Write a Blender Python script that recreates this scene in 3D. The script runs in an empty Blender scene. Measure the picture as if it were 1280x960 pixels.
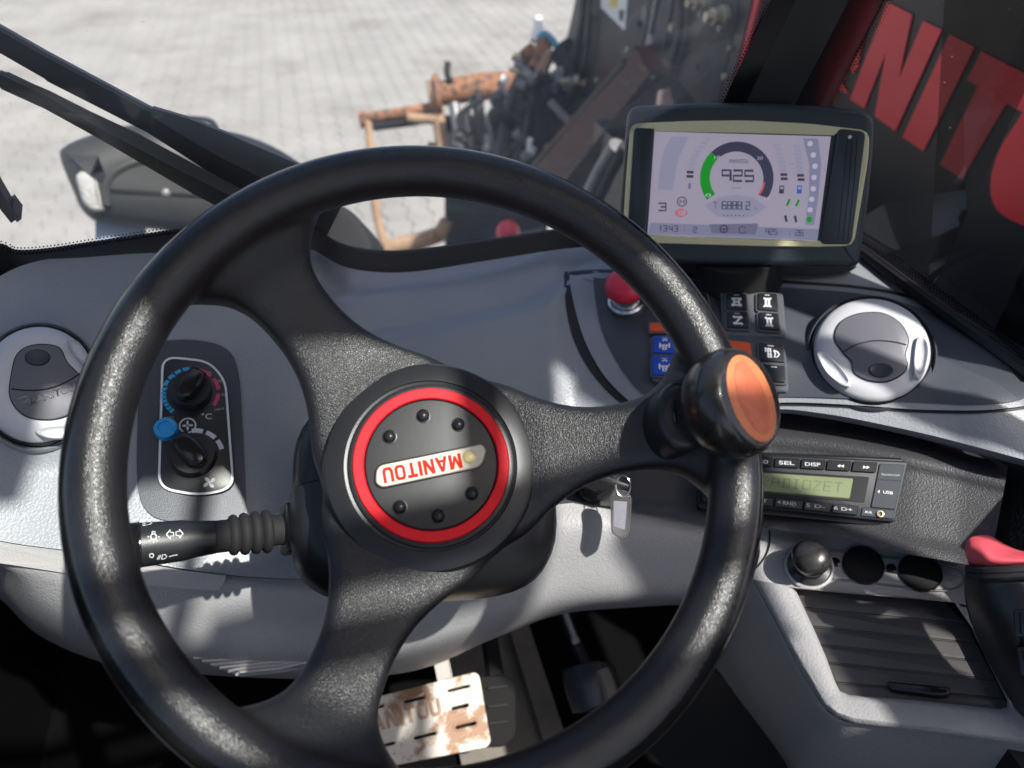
import bpy, bmesh, math, random
from mathutils import Vector, Matrix, noise
random.seed(7)
R = math.radians
sc = bpy.context.scene
col = sc.collection

# ------------------------------------------------------------------ camera, sky, sun, exposure
C = Vector((0, 0, 2.05))                      # phone held above the wheel, 2 m over the yard
F = 949.0                                     # focal length in pixels of a 1280 px wide picture
PITCH = R(38)
RX = Vector((1, 0, 0)); UP = Vector((0, math.sin(PITCH), math.cos(PITCH))); FW = Vector((0, math.cos(PITCH), -math.sin(PITCH)))
cam = bpy.data.cameras.new('camera'); camo = bpy.data.objects.new('camera', cam); col.objects.link(camo)
cam.sensor_width = 36; cam.lens = 36 * F / 1280; cam.clip_start = 0.01; cam.clip_end = 500
camo.location = C; camo.rotation_euler = (R(90) - PITCH, 0, 0)
cam.dof.use_dof = True; cam.dof.focus_distance = 0.56; cam.dof.aperture_fstop = 5.6
sc.camera = camo
SUN = Vector((0.45, -0.33, 0.83)).normalized()
w = bpy.data.worlds.new('World'); sc.world = w; w.use_nodes = True
nt = w.node_tree; bg = nt.nodes['Background']
sky = nt.nodes.new('ShaderNodeTexSky'); sky.sky_type = 'NISHITA'; sky.sun_disc = False
sky.sun_elevation = math.asin(SUN.z); sky.sun_rotation = math.atan2(SUN.x, SUN.y); sky.dust_density = 3.0; sky.air_density = 0.7
nt.links.new(sky.outputs[0], bg.inputs[0]); bg.inputs[1].default_value = 0.15
sl = bpy.data.lights.new('sun', 'SUN'); sl.energy = 4.5; sl.angle = R(0.9); sl.color = (1, 0.97, 0.925)
so = bpy.data.objects.new('sun', sl); col.objects.link(so); so.location = (3, -2, 6)
so.rotation_euler = (-SUN).to_track_quat('-Z', 'Y').to_euler()
vs = sc.view_settings; vs.view_transform = 'Standard'; vs.look = 'None'; vs.exposure = 0.56; vs.gamma = 1; vs.use_curve_mapping = False
sc.render.engine = 'CYCLES'; sc.cycles.use_denoising = True
sc.cycles.max_bounces = 10; sc.cycles.diffuse_bounces = 5; sc.cycles.glossy_bounces = 4; sc.cycles.transparent_max_bounces = 16
sc.cycles.sample_clamp_indirect = 6; sc.cycles.caustics_reflective = False; sc.cycles.caustics_refractive = False

# machine axes: the machine points a little to the left of the camera
YAW = R(15)
MR = Vector((math.cos(YAW), math.sin(YAW), 0)); MF = Vector((-math.sin(YAW), math.cos(YAW), 0)); MZ = Vector((0, 0, 1))
def mw(r, f, z): return C + MR * r + MF * f + MZ * z          # machine coordinates (relative to the camera) to world

# ------------------------------------------------------------------ helpers: places
def ray(px, py): return FW + RX * ((px - 640) / F) + UP * ((480 - py) / F)
def at(px, py, D): return C + ray(px, py) * D
def on(px, py, p0, n):
    d = ray(px, py); return C + d * ((p0 - C).dot(n) / d.dot(n))
class Fr:                                                       # a local frame lying in a plane
    def __init__(s, o, n, up=UP):
        z = n.normalized(); x = up.cross(z).normalized(); y = z.cross(x)
        s.o = o; s.n = z; s.M = Matrix(((x.x, y.x, z.x, o.x), (x.y, y.y, z.y, o.y), (x.z, y.z, z.z, o.z), (0, 0, 0, 1)))
        s.I = s.M.inverted()
    def uv(s, px, py, h=0.0):
        p = s.I @ on(px, py, s.o + s.n * h, s.n); return Vector((p.x, p.y))
    def uvs(s, pts, h=0.0): return [s.uv(a, b, h) for a, b in pts]
def fr3(a, b, c):                                               # frame through three points, facing the camera
    n = (b - a).cross(c - a).normalized()
    if n.dot(C - a) < 0: n = -n
    return Fr((a + b + c) / 3, n)
def V2(x, y): return Vector((x, y))
def cr(pts, closed=False, sub=6):                               # Catmull-Rom through points of any dimension
    pts = [Vector(p) for p in pts]; n = len(pts); out = []
    for i in range(n if closed else n - 1):
        if closed: p0, p1, p2, p3 = pts[i - 1], pts[i], pts[(i + 1) % n], pts[(i + 2) % n]
        else: p0, p1, p2, p3 = pts[max(i - 1, 0)], pts[i], pts[i + 1], pts[min(i + 2, n - 1)]
        for k in range(sub):
            t = k / sub
            out.append(0.5 * ((2 * p1) + (p2 - p0) * t + (2 * p0 - 5 * p1 + 4 * p2 - p3) * t * t + (3 * p1 - p0 - 3 * p2 + p3) * t ** 3))
    if not closed: out.append(pts[-1])
    return out
def resample(pts, n, closed=True):
    q = [Vector(p) for p in pts]
    if closed: q = q + [q[0]]
    L = [0]
    for a, b in zip(q, q[1:]): L.append(L[-1] + (b - a).length)
    out = []; j = 0
    for i in range(n):
        s = L[-1] * i / (n if closed else n - 1)
        while j < len(L) - 2 and L[j + 1] < s: j += 1
        t = (s - L[j]) / max(L[j + 1] - L[j], 1e-9); out.append(q[j].lerp(q[j + 1], min(t, 1)))
    return out
def interp(tab, x):
    if x <= tab[0][0]: return tab[0][1]
    for (a, fa), (b, fb) in zip(tab, tab[1:]):
        if x <= b: return fa + (fb - fa) * (x - a) / (b - a)
    return tab[-1][1]
def sst(a, b, x):
    t = min(1, max(0, (x - a) / (b - a))); return t * t * (3 - 2 * t)
def solve(A, b):
    n = len(b); M = [row[:] + [b[i]] for i, row in enumerate(A)]
    for i in range(n):
        p = max(range(i, n), key=lambda r: abs(M[r][i])); M[i], M[p] = M[p], M[i]
        for r in range(i + 1, n):
            f = M[r][i] / M[i][i]
            if f:
                for c in range(i, n + 1): M[r][c] -= f * M[i][c]
    x = [0] * n
    for i in reversed(range(n)): x[i] = (M[i][n] - sum(M[i][c] * x[c] for c in range(i + 1, n))) / M[i][i]
    return x
class TPS:                                                      # smooth surface through a few surveyed depths
    def __init__(s, P, lam=0.02):
        s.P = [(a / 300, b / 300) for a, b, _ in P]; n = len(P)
        A = [[s.U(s.P[i], s.P[j]) + (lam if i == j else 0) for j in range(n)] + [1, s.P[i][0], s.P[i][1]] for i in range(n)]
        A += [[1] * n + [0] * 3, [p[0] for p in s.P] + [0] * 3, [p[1] for p in s.P] + [0] * 3]
        s.w = solve(A, [p[2] for p in P] + [0, 0, 0])
    @staticmethod
    def U(a, b):
        r = (a[0] - b[0]) ** 2 + (a[1] - b[1]) ** 2; return 0.5 * r * math.log(r) if r > 1e-12 else 0.0
    def __call__(s, px, py):
        q = (px / 300, py / 300); n = len(s.P)
        return sum(s.w[i] * s.U(q, s.P[i]) for i in range(n)) + s.w[n] + s.w[n + 1] * q[0] + s.w[n + 2] * q[1]

# ------------------------------------------------------------------ helpers: shapes (each gives vertices and faces)
def offs(o, d):                                                 # inset a counter-clockwise outline by d
    n = len(o); out = []
    for i in range(n):
        a, b, c = o[i - 1], o[i], o[(i + 1) % n]
        e1 = (b - a); e2 = (c - b)
        if e1.length < 1e-9 or e2.length < 1e-9: out.append(b.copy()); continue
        n1 = V2(-e1.y, e1.x).normalized(); n2 = V2(-e2.y, e2.x).normalized(); m = n1 + n2
        if m.length < 1e-6: out.append(b + n1 * d); continue
        m.normalize(); out.append(b + m * (d / max(0.5, m.dot(n1))))
    return out
def ccw(o):
    o = [Vector((p[0], p[1])) for p in o]
    A = sum(a.x * b.y - b.x * a.y for a, b in zip(o, o[1:] + o[:1])); return o if A > 0 else o[::-1]
def prism(o, z0, z1, bev=0.0, seg=2, bottom=True):
    o = ccw(o); n = len(o); rings = [(o, z0)]
    if bev:
        rings.append((o, z1 - bev))
        for k in range(1, seg + 1):
            a = math.pi / 2 * k / seg; rings.append((offs(o, bev * (1 - math.cos(a))), z1 - bev + bev * math.sin(a)))
    else: rings.append((o, z1))
    V = []; Fc = []
    for q, z in rings: V += [(p.x, p.y, z) for p in q]
    for r in range(len(rings) - 1):
        for i in range(n):
            j = (i + 1) % n; Fc.append((r * n + i, r * n + j, (r + 1) * n + j, (r + 1) * n + i))
    Fc.append(tuple(range((len(rings) - 1) * n, len(rings) * n)))
    if bottom: Fc.append(tuple(reversed(range(n))))
    return V, Fc
def ringplate(oo, oi, z0, z1, n=64, bev=0.0):
    oo = ccw(oo); oi = ccw(oi)
    a = resample(oo, n); b = resample(oi, n)
    k = min(range(n), key=lambda i: (b[i] - a[0]).length); b = b[k:] + b[:k]
    rows = [[(p.x, p.y, z0) for p in a], [(p.x, p.y, z1 - bev) for p in a]]
    if bev: rows += [[(p.x, p.y, z1) for p in offs(a, bev)], [(p.x, p.y, z1) for p in offs(b, -bev)]]
    rows += [[(p.x, p.y, z1 - bev) for p in b], [(p.x, p.y, z0) for p in b]]
    V = [v for r in rows for v in r]; m = len(rows); Fc = []
    for r in range(m):
        for i in range(n):
            j = (i + 1) % n; q = (r + 1) % m; Fc.append((r * n + i, r * n + j, q * n + j, q * n + i))
    return V, Fc
def lathe(prof, n=40, sx=1.0, sy=1.0):
    V = []; Fc = []; idx = []
    for r, z in prof:
        if r < 1e-7: idx.append([len(V)] * n); V.append((0, 0, z))
        else:
            idx.append(list(range(len(V), len(V) + n)))
            V += [(r * math.cos(2 * math.pi * i / n) * sx, r * math.sin(2 * math.pi * i / n) * sy, z) for i in range(n)]
    for a, b in zip(idx, idx[1:]):
        for i in range(n):
            j = (i + 1) % n; f = []
            for v in (a[i], a[j], b[j], b[i]):
                if v not in f: f.append(v)
            if len(f) > 2: Fc.append(tuple(f))
    return V, Fc
def tube(pts, r, n=10, cap=True, flat=1.0, ref=None):
    pts = [Vector(p) for p in pts]; m = len(pts)
    rs = r if isinstance(r, (list, tuple)) else [r] * m
    V = []; Fc = []; u = None
    for i in range(m):
        t = (pts[min(i + 1, m - 1)] - pts[max(i - 1, 0)]).normalized()
        if u is None:
            u = (ref if ref else (Vector((0, 0, 1)) if abs(t.z) < 0.9 else Vector((1, 0, 0))))
        u = (u - t * u.dot(t)).normalized(); v = t.cross(u)
        for k in range(n):
            a = 2 * math.pi * k / n; V.append(pts[i] + (u * math.cos(a) * flat + v * math.sin(a)) * rs[i])
    for i in range(m - 1):
        for k in range(n):
            l = (k + 1) % n; Fc.append((i * n + k, i * n + l, (i + 1) * n + l, (i + 1) * n + k))
    if cap: Fc += [tuple(reversed(range(n))), tuple(range((m - 1) * n, m * n))]
    return V, Fc
def grid(rows):
    m = len(rows); n = len(rows[0]); V = [v for r in rows for v in r]
    return V, [(i * n + j, i * n + j + 1, (i + 1) * n + j + 1, (i + 1) * n + j) for i in range(m - 1) for j in range(n - 1)]
def loft(rows, su=6, sv=6):                                     # smooth sheet through rows of points
    rows = [cr(r, False, su) for r in rows]; cols = [cr(c, False, sv) for c in zip(*rows)]
    return grid([list(r) for r in zip(*cols)])
def join(*gs):
    V = []; Fc = []
    for v, f in gs:
        k = len(V); V += list(v); Fc += [tuple(i + k for i in q) for q in f]
    return V, Fc
def xf(M, g): return [M @ Vector(v) for v in g[0]], g[1]
def shift(g, x=0, y=0, z=0): return [(v[0] + x, v[1] + y, v[2] + z) for v in g[0]], g[1]
def circ(r, n=32, cx=0, cy=0, ry=None, rot=0):
    ry = r if ry is None else ry; c, s = math.cos(rot), math.sin(rot); out = []
    for i in range(n):
        a = 2 * math.pi * i / n; x = r * math.cos(a); y = ry * math.sin(a); out.append(V2(cx + x * c - y * s, cy + x * s + y * c))
    return out
def rrect(w, h, r, seg=4, cx=0, cy=0):
    out = []
    for sx, sy, a0 in ((1, 1, 0), (-1, 1, 90), (-1, -1, 180), (1, -1, 270)):
        for k in range(seg + 1):
            a = R(a0 + 90 * k / seg); out.append(V2(cx + sx * (w / 2 - r) + r * math.cos(a), cy + sy * (h / 2 - r) + r * math.sin(a)))
    return out
def rpoly(pts, r, seg=4):                                       # polygon with rounded corners
    pts = [Vector((p[0], p[1])) for p in pts]; n = len(pts); out = []
    for i in range(n):
        a, b, c = pts[i - 1], pts[i], pts[(i + 1) % n]; d1 = (a - b); d2 = (c - b); q = min(r, d1.length * 0.45, d2.length * 0.45)
        p = b + d1.normalized() * q; s = b + d2.normalized() * q
        for k in range(seg + 1):
            t = k / seg; out.append(p * (1 - t) ** 2 + b * 2 * t * (1 - t) + s * t * t)
    return out
def ribbon(pl, wd, z=0.0, closed=False, th=0.0002):             # a flat printed line
    pl = [Vector((p[0], p[1])) for p in pl]; n = len(pl); L = []; Q = []
    for i in range(n):
        a = pl[i - 1] if (i or closed) else pl[i]; c = pl[(i + 1) % n] if (i < n - 1 or closed) else pl[i]
        t = (c - a); t = t.normalized() if t.length > 1e-9 else V2(1, 0); m = V2(-t.y, t.x) * wd / 2
        L.append(pl[i] + m); Q.append(pl[i] - m)
    V = [(p.x, p.y, z) for p in L] + [(p.x, p.y, z) for p in Q]
    return V, [(i, n + i, n + (i + 1) % n, (i + 1) % n) for i in range(n if closed else n - 1)]
def boxg(cx, cy, cz, sx, sy, sz, bev=0.0):
    return shift(prism(rrect(sx, sy, max(bev, 1e-4), 2), -sz / 2, sz / 2, bev, 2), cx, cy, cz)

# ------------------------------------------------------------------ helpers: objects
ROOT = {}
def link(o):
    col.objects.link(o); return o
def thing(name, label, cat, M=None, group=None, kind=None):
    o = link(bpy.data.objects.new(name, None)); o.empty_display_size = 0.05
    M = M.copy() if isinstance(M, Matrix) else Matrix.Translation(M if M else C); o.matrix_world = M; ROOT[o] = M
    o['label'] = label
    if cat: o['category'] = cat
    if group: o['group'] = group
    if kind: o['kind'] = kind
    return o
def rootM(p):
    while p.parent: p = p.parent
    return ROOT[p]
def mk(name, g, m, parent=None, sm=35, world=False, flip=False):
    V, Fc = g
    if world and parent:
        I = rootM(parent).inverted(); V = [I @ Vector(v) for v in V]
    me = bpy.data.meshes.new(name); me.from_pydata([tuple(v) for v in V], [], Fc)
    bm = bmesh.new(); bm.from_mesh(me); bmesh.ops.recalc_face_normals(bm, faces=bm.faces)
    if flip: bmesh.ops.reverse_faces(bm, faces=bm.faces)
    bm.to_mesh(me); bm.free()
    if sm: me.shade_smooth(); me.set_sharp_from_angle(angle=R(sm))
    me.materials.append(MAT[m] if isinstance(m, str) else m)
    o = link(bpy.data.objects.new(name, me))
    if parent: o.parent = parent
    return o
def solid(o, t, off=-1):
    md = o.modifiers.new('thick', 'SOLIDIFY'); md.thickness = t; md.offset = off; return o
def single(name, g, m, label, cat, loc=None, group=None, sm=35, kind=None, world=True):
    """a thing that is one mesh"""
    loc = loc or C; V, Fc = g
    o = mk(name, ([Vector(v) - loc for v in V], Fc), m, None, sm); o.location = loc; ROOT[o] = Matrix.Translation(loc)
    if label: o['label'] = label
    if cat: o['category'] = cat
    if group: o['group'] = group
    if kind: o['kind'] = kind
    return o
TEXTS = []
def text(name, s, p0, p1, h, fr, m, parent, z=0.0004, shear=0.0, bold=0.0, ext=0.0):
    """lettering from pixel p0 to pixel p1 (base line), h pixels tall, lying in the frame fr"""
    a = fr.uv(*p0); b = fr.uv(*p1)
    hv = abs(h) * (b - a).length / max(1e-6, math.hypot(p1[0] - p0[0], p1[1] - p0[1]))
    TEXTS.append((name, s, a, b, hv, m, parent, z, shear, bold, ext))
def flush_text():
    obs = []
    for t in TEXTS:
        cu = bpy.data.curves.new(t[0], 'FONT'); cu.body = t[1]; cu.resolution_u = 3; cu.shear = t[8]; cu.offset = t[9]; cu.extrude = 0.0
        o = link(bpy.data.objects.new('tmp_text', cu)); obs.append(o)
    dg = bpy.context.evaluated_depsgraph_get(); dg.update()
    for o, (name, s, a, b, h, m, parent, z, shear, bold, ext) in zip(obs, TEXTS):
        me = bpy.data.meshes.new_from_object(o.evaluated_get(dg)); me.name = name
        xs = [v.co.x for v in me.vertices]; ys = [v.co.y for v in me.vertices]
        x0, x1, y0, y1 = min(xs), max(xs), min(ys), max(ys); d = (b - a); u = V2(-d.y, d.x).normalized() * h
        for v in me.vertices:
            p = a + d * ((v.co.x - x0) / (x1 - x0)) + u * ((v.co.y - y0) / (y1 - y0)); v.co = (p.x, p.y, z)
        if ext:
            bm = bmesh.new(); bm.from_mesh(me); r = bmesh.ops.extrude_face_region(bm, geom=bm.faces[:])
            for v in r['geom']:
                if isinstance(v, bmesh.types.BMVert): v.co.z += ext
            bmesh.ops.recalc_face_normals(bm, faces=bm.faces); bm.to_mesh(me); bm.free()
        me.materials.clear(); me.materials.append(MAT[m])
        q = link(bpy.data.objects.new(name, me)); q.parent = parent
    for o in obs:
        cu = o.data; bpy.data.objects.remove(o); bpy.data.curves.remove(cu)
def pxline(name, lines, wpx, fr, m, parent, z=0.0004, closed=False, smooth=0):
    """printed line work given in pixels on the frame fr"""
    gs = []
    k = (fr.uv(lines[0][0][0] + 10, lines[0][0][1]) - fr.uv(*lines[0][0])).length / 10
    for l in lines:
        q = fr.uvs(l)
        if smooth: q = cr(q, closed, smooth)
        gs.append(ribbon(q, wpx * k, z, closed))
    return mk(name, join(*gs), m, parent, 0)

# ------------------------------------------------------------------ materials
MAT = {}
def mat(name, colr, rough=0.5, metal=0.0, grain=None, var=0.0, vscale=8.0, spec=0.5, coat=0.0, emit=0.0, rvar=0.0, dirt=None, trans=0.0, world=False):
    """grain = (kind, scale, strength): fine relief;  var = slow colour variation;  dirt = (colour, scale, threshold, softness)"""
    m = bpy.data.materials.new(name); m.use_nodes = True; MAT[name] = m
    N = m.node_tree.nodes; L = m.node_tree.links; b = N['Principled BSDF']
    c4 = (*colr, 1); b.inputs['Base Color'].default_value = c4; b.inputs['Roughness'].default_value = rough
    b.inputs['Metallic'].default_value = metal; b.inputs['Specular IOR Level'].default_value = spec
    b.inputs['Coat Weight'].default_value = coat; b.inputs['Coat Roughness'].default_value = 0.12
    if trans: b.inputs['Transmission Weight'].default_value = trans
    if emit: b.inputs['Emission Color'].default_value = c4; b.inputs['Emission Strength'].default_value = emit
    tc = N.new('ShaderNodeTexCoord'); src = None; ge = N.new('ShaderNodeNewGeometry')
    OC = ge.outputs['Position'] if world else tc.outputs['Object']
    if var:
        n1 = N.new('ShaderNodeTexNoise'); n1.inputs['Scale'].default_value = vscale; n1.inputs['Detail'].default_value = 6; n1.inputs['Roughness'].default_value = 0.65
        L.new(OC, n1.inputs['Vector'])
        rp = N.new('ShaderNodeValToRGB'); rp.color_ramp.elements[0].position = 0.3; rp.color_ramp.elements[1].position = 0.7
        rp.color_ramp.elements[0].color = (*[c * (1 - var) for c in colr], 1); rp.color_ramp.elements[1].color = (*[min(1, c * (1 + var)) for c in colr], 1)
        L.new(n1.outputs[0], rp.inputs[0]); src = rp.outputs[0]
        if rvar:
            mr = N.new('ShaderNodeMapRange'); mr.inputs[1].default_value = 0.3; mr.inputs[2].default_value = 0.7
            mr.inputs[3].default_value = max(0.02, rough - rvar); mr.inputs[4].default_value = min(1, rough + rvar)
            L.new(n1.outputs[0], mr.inputs[0]); L.new(mr.outputs[0], b.inputs['Roughness'])
    if dirt:
        dc, ds, th, sf = dirt
        n2 = N.new('ShaderNodeTexNoise'); n2.inputs['Scale'].default_value = ds; n2.inputs['Detail'].default_value = 8; n2.inputs['Roughness'].default_value = 0.7
        L.new(OC, n2.inputs['Vector'])
        r2 = N.new('ShaderNodeMapRange'); r2.inputs[1].default_value = th - sf; r2.inputs[2].default_value = th + sf; L.new(n2.outputs[0], r2.inputs[0])
        mx = N.new('ShaderNodeMix'); mx.data_type = 'RGBA'; L.new(r2.outputs[0], mx.inputs['Factor'])
        if src: L.new(src, mx.inputs['A'])
        else: mx.inputs['A'].default_value = c4
        mx.inputs['B'].default_value = (*dc, 1); src = mx.outputs['Result']
    if src: L.new(src, b.inputs['Base Color'])
    if grain:
        kind, s, st = grain
        if kind == 'leather':
            v = N.new('ShaderNodeTexVoronoi'); v.feature = 'DISTANCE_TO_EDGE'; v.inputs['Scale'].default_value = s
            nz = N.new('ShaderNodeTexNoise'); nz.inputs['Scale'].default_value = s * 0.5; nz.inputs['Detail'].default_value = 3
            ad = N.new('ShaderNodeMix'); ad.data_type = 'RGBA'; ad.inputs['Factor'].default_value = 0.004 * 400 / s
            L.new(tc.outputs['Object'], nz.inputs['Vector']); L.new(tc.outputs['Object'], ad.inputs['A']); L.new(nz.outputs['Color'], ad.inputs['B'])
            L.new(ad.outputs['Result'], v.inputs['Vector'])
            h = N.new('ShaderNodeMapRange'); h.inputs[1].default_value = 0.0; h.inputs[2].default_value = 0.22; L.new(v.outputs['Distance'], h.inputs[0]); out = h.outputs[0]
        elif kind == 'cell':
            v = N.new('ShaderNodeTexVoronoi'); v.feature = 'SMOOTH_F1'; v.inputs['Scale'].default_value = s; L.new(tc.outputs['Object'], v.inputs['Vector']); out = v.outputs['Distance']
        elif kind == 'ribs':
            v = N.new('ShaderNodeTexWave'); v.inputs['Scale'].default_value = s; L.new(tc.outputs['Object'], v.inputs['Vector']); out = v.outputs['Fac']
        else:
            v = N.new('ShaderNodeTexNoise'); v.inputs['Scale'].default_value = s; v.inputs['Detail'].default_value = 2; L.new(tc.outputs['Object'], v.inputs['Vector']); out = v.outputs[0]
        bp = N.new('ShaderNodeBump'); bp.inputs['Strength'].default_value = st; bp.inputs['Distance'].default_value = (0.3 if kind == 'leather' else 0.6) / s
        L.new(out, bp.inputs['Height']); L.new(bp.outputs[0], b.inputs['Normal'])
    return m
def glassmat(name, tint=(0.93, 0.97, 0.95), refl=1.0, dust=0.0):
    m = bpy.data.materials.new(name); m.use_nodes = True; MAT[name] = m
    N = m.node_tree.nodes; L = m.node_tree.links; N.remove(N['Principled BSDF']); out = N['Material Output']
    t = N.new('ShaderNodeBsdfTransparent'); t.inputs[0].default_value = (*tint, 1)
    g = N.new('ShaderNodeBsdfGlossy'); g.inputs['Roughness'].default_value = 0.02
    fz = N.new('ShaderNodeFresnel'); fz.inputs[0].default_value = 1.45
    mu = N.new('ShaderNodeMath'); mu.operation = 'MULTIPLY'; mu.inputs[1].default_value = refl; L.new(fz.outputs[0], mu.inputs[0])
    mx = N.new('ShaderNodeMixShader'); L.new(mu.outputs[0], mx.inputs[0]); L.new(t.outputs[0], mx.inputs[1]); L.new(g.outputs[0], mx.inputs[2]); fin = mx
    if dust:                                                    # a film of dust on the pane, with specks and smears
        tl = N.new('ShaderNodeBsdfTranslucent'); tl.inputs[0].default_value = (0.85, 0.83, 0.79, 1)
        tc = N.new('ShaderNodeTexCoord'); nz = N.new('ShaderNodeTexNoise'); nz.inputs['Scale'].default_value = 7; nz.inputs['Detail'].default_value = 8; nz.inputs['Roughness'].default_value = 0.7
        L.new(tc.outputs['Object'], nz.inputs['Vector'])
        mr = N.new('ShaderNodeMapRange'); mr.inputs[1].default_value = 0.3; mr.inputs[2].default_value = 0.75; mr.inputs[3].default_value = dust * 0.55; mr.inputs[4].default_value = dust * 1.6; L.new(nz.outputs[0], mr.inputs[0])
        sp = N.new('ShaderNodeTexNoise'); sp.inputs['Scale'].default_value = 260; sp.inputs['Detail'].default_value = 2; L.new(tc.outputs['Object'], sp.inputs['Vector'])
        s2 = N.new('ShaderNodeMapRange'); s2.inputs[1].default_value = 0.74; s2.inputs[2].default_value = 0.78; s2.inputs[4].default_value = 0.25; L.new(sp.outputs[0], s2.inputs[0])
        ad = N.new('ShaderNodeMath'); ad.operation = 'ADD'; ad.use_clamp = True; L.new(mr.outputs[0], ad.inputs[0]); L.new(s2.outputs[0], ad.inputs[1])
        m2 = N.new('ShaderNodeMixShader'); L.new(ad.outputs[0], m2.inputs[0]); L.new(mx.outputs[0], m2.inputs[1]); L.new(tl.outputs[0], m2.inputs[2]); fin = m2
    L.new(fin.outputs[0], out.inputs[0])
    return m
mat('dash_grey', (0.275, 0.292, 0.308), 0.38, spec=0.7, grain=('noise', 520, 0.4), var=0.07, vscale=6, rvar=0.06, dirt=((0.36, 0.36, 0.36), 620, 0.765, 0.02))
mat('panel_grey', (0.06, 0.066, 0.08), 0.42, grain=('noise', 1000, 0.35), var=0.08, vscale=6)
mat('light_grey', (0.32, 0.318, 0.318), 0.45, grain=('noise', 480, 0.45), var=0.06, vscale=10, dirt=((0.22, 0.21, 0.20), 420, 0.76, 0.02))
mat('light_lid', (0.40, 0.385, 0.375), 0.5, grain=('noise', 700, 0.3), var=0.04)
mat('charcoal', (0.035, 0.036, 0.039), 0.45, grain=('noise', 750, 0.6), var=0.1)
mat('black_grain', (0.018, 0.018, 0.019), 0.38, grain=('cell', 500, 0.8))
mat('black_plastic', (0.018, 0.019, 0.021), 0.36, grain=('noise', 1400, 0.15), var=0.15)
mat('black_gloss', (0.012, 0.012, 0.014), 0.16, var=0.1)
mat('black_matte', (0.012, 0.012, 0.013), 0.8)
mat('void', (0.004, 0.004, 0.004), 0.9)
mat('hub_black', (0.016, 0.017, 0.019), 0.33, spec=0.38, grain=('noise', 1600, 0.12), var=0.15, vscale=30)
mat('knob_black', (0.02, 0.019, 0.018), 0.28, var=0.3, vscale=60, rvar=0.12, coat=0.3)
mat('knob_orange', (0.68, 0.20, 0.075), 0.5, var=0.12, vscale=90, dirt=((0.42, 0.15, 0.08), 260, 0.72, 0.04))
mat('knob_core', (0.62, 0.15, 0.07), 0.55, var=0.15, vscale=120, dirt=((0.35, 0.11, 0.08), 300, 0.72, 0.04))
mat('red_paint', (0.78, 0.012, 0.022), 0.5, var=0.08, vscale=40, spec=0.2)
mat('red_rubber', (0.62, 0.085, 0.11), 0.5, var=0.08, vscale=60)
mat('red_button', (0.75, 0.03, 0.07), 0.35)
mat('badge_cream', (0.66, 0.60, 0.47), 0.45, spec=0.2, var=0.05, vscale=90)
mat('badge_red', (0.62, 0.022, 0.012), 0.6, spec=0.1)
mat('badge_gold', (0.62, 0.52, 0.25), 0.35, metal=0.3, var=0.2, vscale=400)
mat('silver', (0.58, 0.585, 0.60), 0.45, metal=0.12, grain=('noise', 1500, 0.1), var=0.04)
mat('vent_grey', (0.13, 0.13, 0.148), 0.42, grain=('noise', 1400, 0.15))
mat('vent_mid', (0.27, 0.27, 0.285), 0.42, grain=('noise', 1400, 0.15))
mat('chrome', (0.6, 0.6, 0.61), 0.28, metal=1.0)
mat('white_print', (0.8, 0.8, 0.8), 0.5)
mat('grey_print', (0.45, 0.45, 0.46), 0.5)
mat('cyan_print', (0.03, 0.42, 0.72), 0.5)
mat('pink_print', (0.72, 0.07, 0.16), 0.5)
mat('blue_button', (0.03, 0.36, 0.75), 0.3)
mat('blue_switch', (0.008, 0.07, 0.50), 0.4)
mat('orange_switch', (0.80, 0.10, 0.02), 0.4)
mat('switch_black', (0.016, 0.018, 0.022), 0.35, grain=('noise', 1600, 0.1))
mat('switch_frame', (0.10, 0.105, 0.115), 0.35)
mat('monitor_case', (0.034, 0.042, 0.05), 0.38, grain=('noise', 1500, 0.15), var=0.06)
mat('monitor_side', (0.03, 0.038, 0.045), 0.3)
mat('gold_trim', (0.80, 0.73, 0.42), 0.4, metal=0.05, var=0.06, vscale=30)
mat('screen', (0.36, 0.315, 0.385), 0.25, emit=0.42)
for nm, c in (('scr_pale', (0.30, 0.285, 0.37)), ('scr_band', (0.23, 0.225, 0.32)), ('scr_dark', (0.045, 0.042, 0.075)), ('scr_green', (0.01, 0.28, 0.015)),
              ('scr_red', (0.60, 0.08, 0.07)), ('scr_blue', (0.04, 0.12, 0.50)), ('scr_white', (0.52, 0.48, 0.58)), ('scr_mid', (0.16, 0.155, 0.23))):
    mat(nm, c, 0.3, emit=0.38)
mat('lcd', (0.19, 0.225, 0.115), 0.2, var=0.06, vscale=30)
mat('lcd_ink', (0.07, 0.10, 0.05), 0.4)
mat('radio_face', (0.014, 0.017, 0.022), 0.45, var=0.1, spec=0.2)
mat('radio_block', (0.03, 0.037, 0.046), 0.45, spec=0.2)
mat('radio_key', (0.01, 0.011, 0.013), 0.22)
mat('slat', (0.078, 0.074, 0.072), 0.34, var=0.08, vscale=30, rvar=0.05, dirt=((0.16, 0.15, 0.14), 500, 0.74, 0.02))
mat('pedal', (0.74, 0.69, 0.60), 0.5, var=0.08, vscale=40, dirt=((0.32, 0.18, 0.105), 20, 0.515, 0.04), grain=('noise', 300, 0.3))
mat('pedal_letter', (0.46, 0.30, 0.20), 0.6, var=0.3, vscale=80)
mat('pedal_arm', (0.68, 0.65, 0.58), 0.5, var=0.08)
mat('floor_tan', (0.20, 0.18, 0.15), 0.8, var=0.2, vscale=20)
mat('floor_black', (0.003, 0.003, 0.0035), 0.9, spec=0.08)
mat('side_dark', (0.022, 0.024, 0.029), 0.5, grain=('noise', 900, 0.3))
mat('paper', (0.22, 0.22, 0.26), 0.7, var=0.1, vscale=200)
mat('key_plastic', (0.62, 0.62, 0.60), 0.12, trans=0.9)
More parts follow.
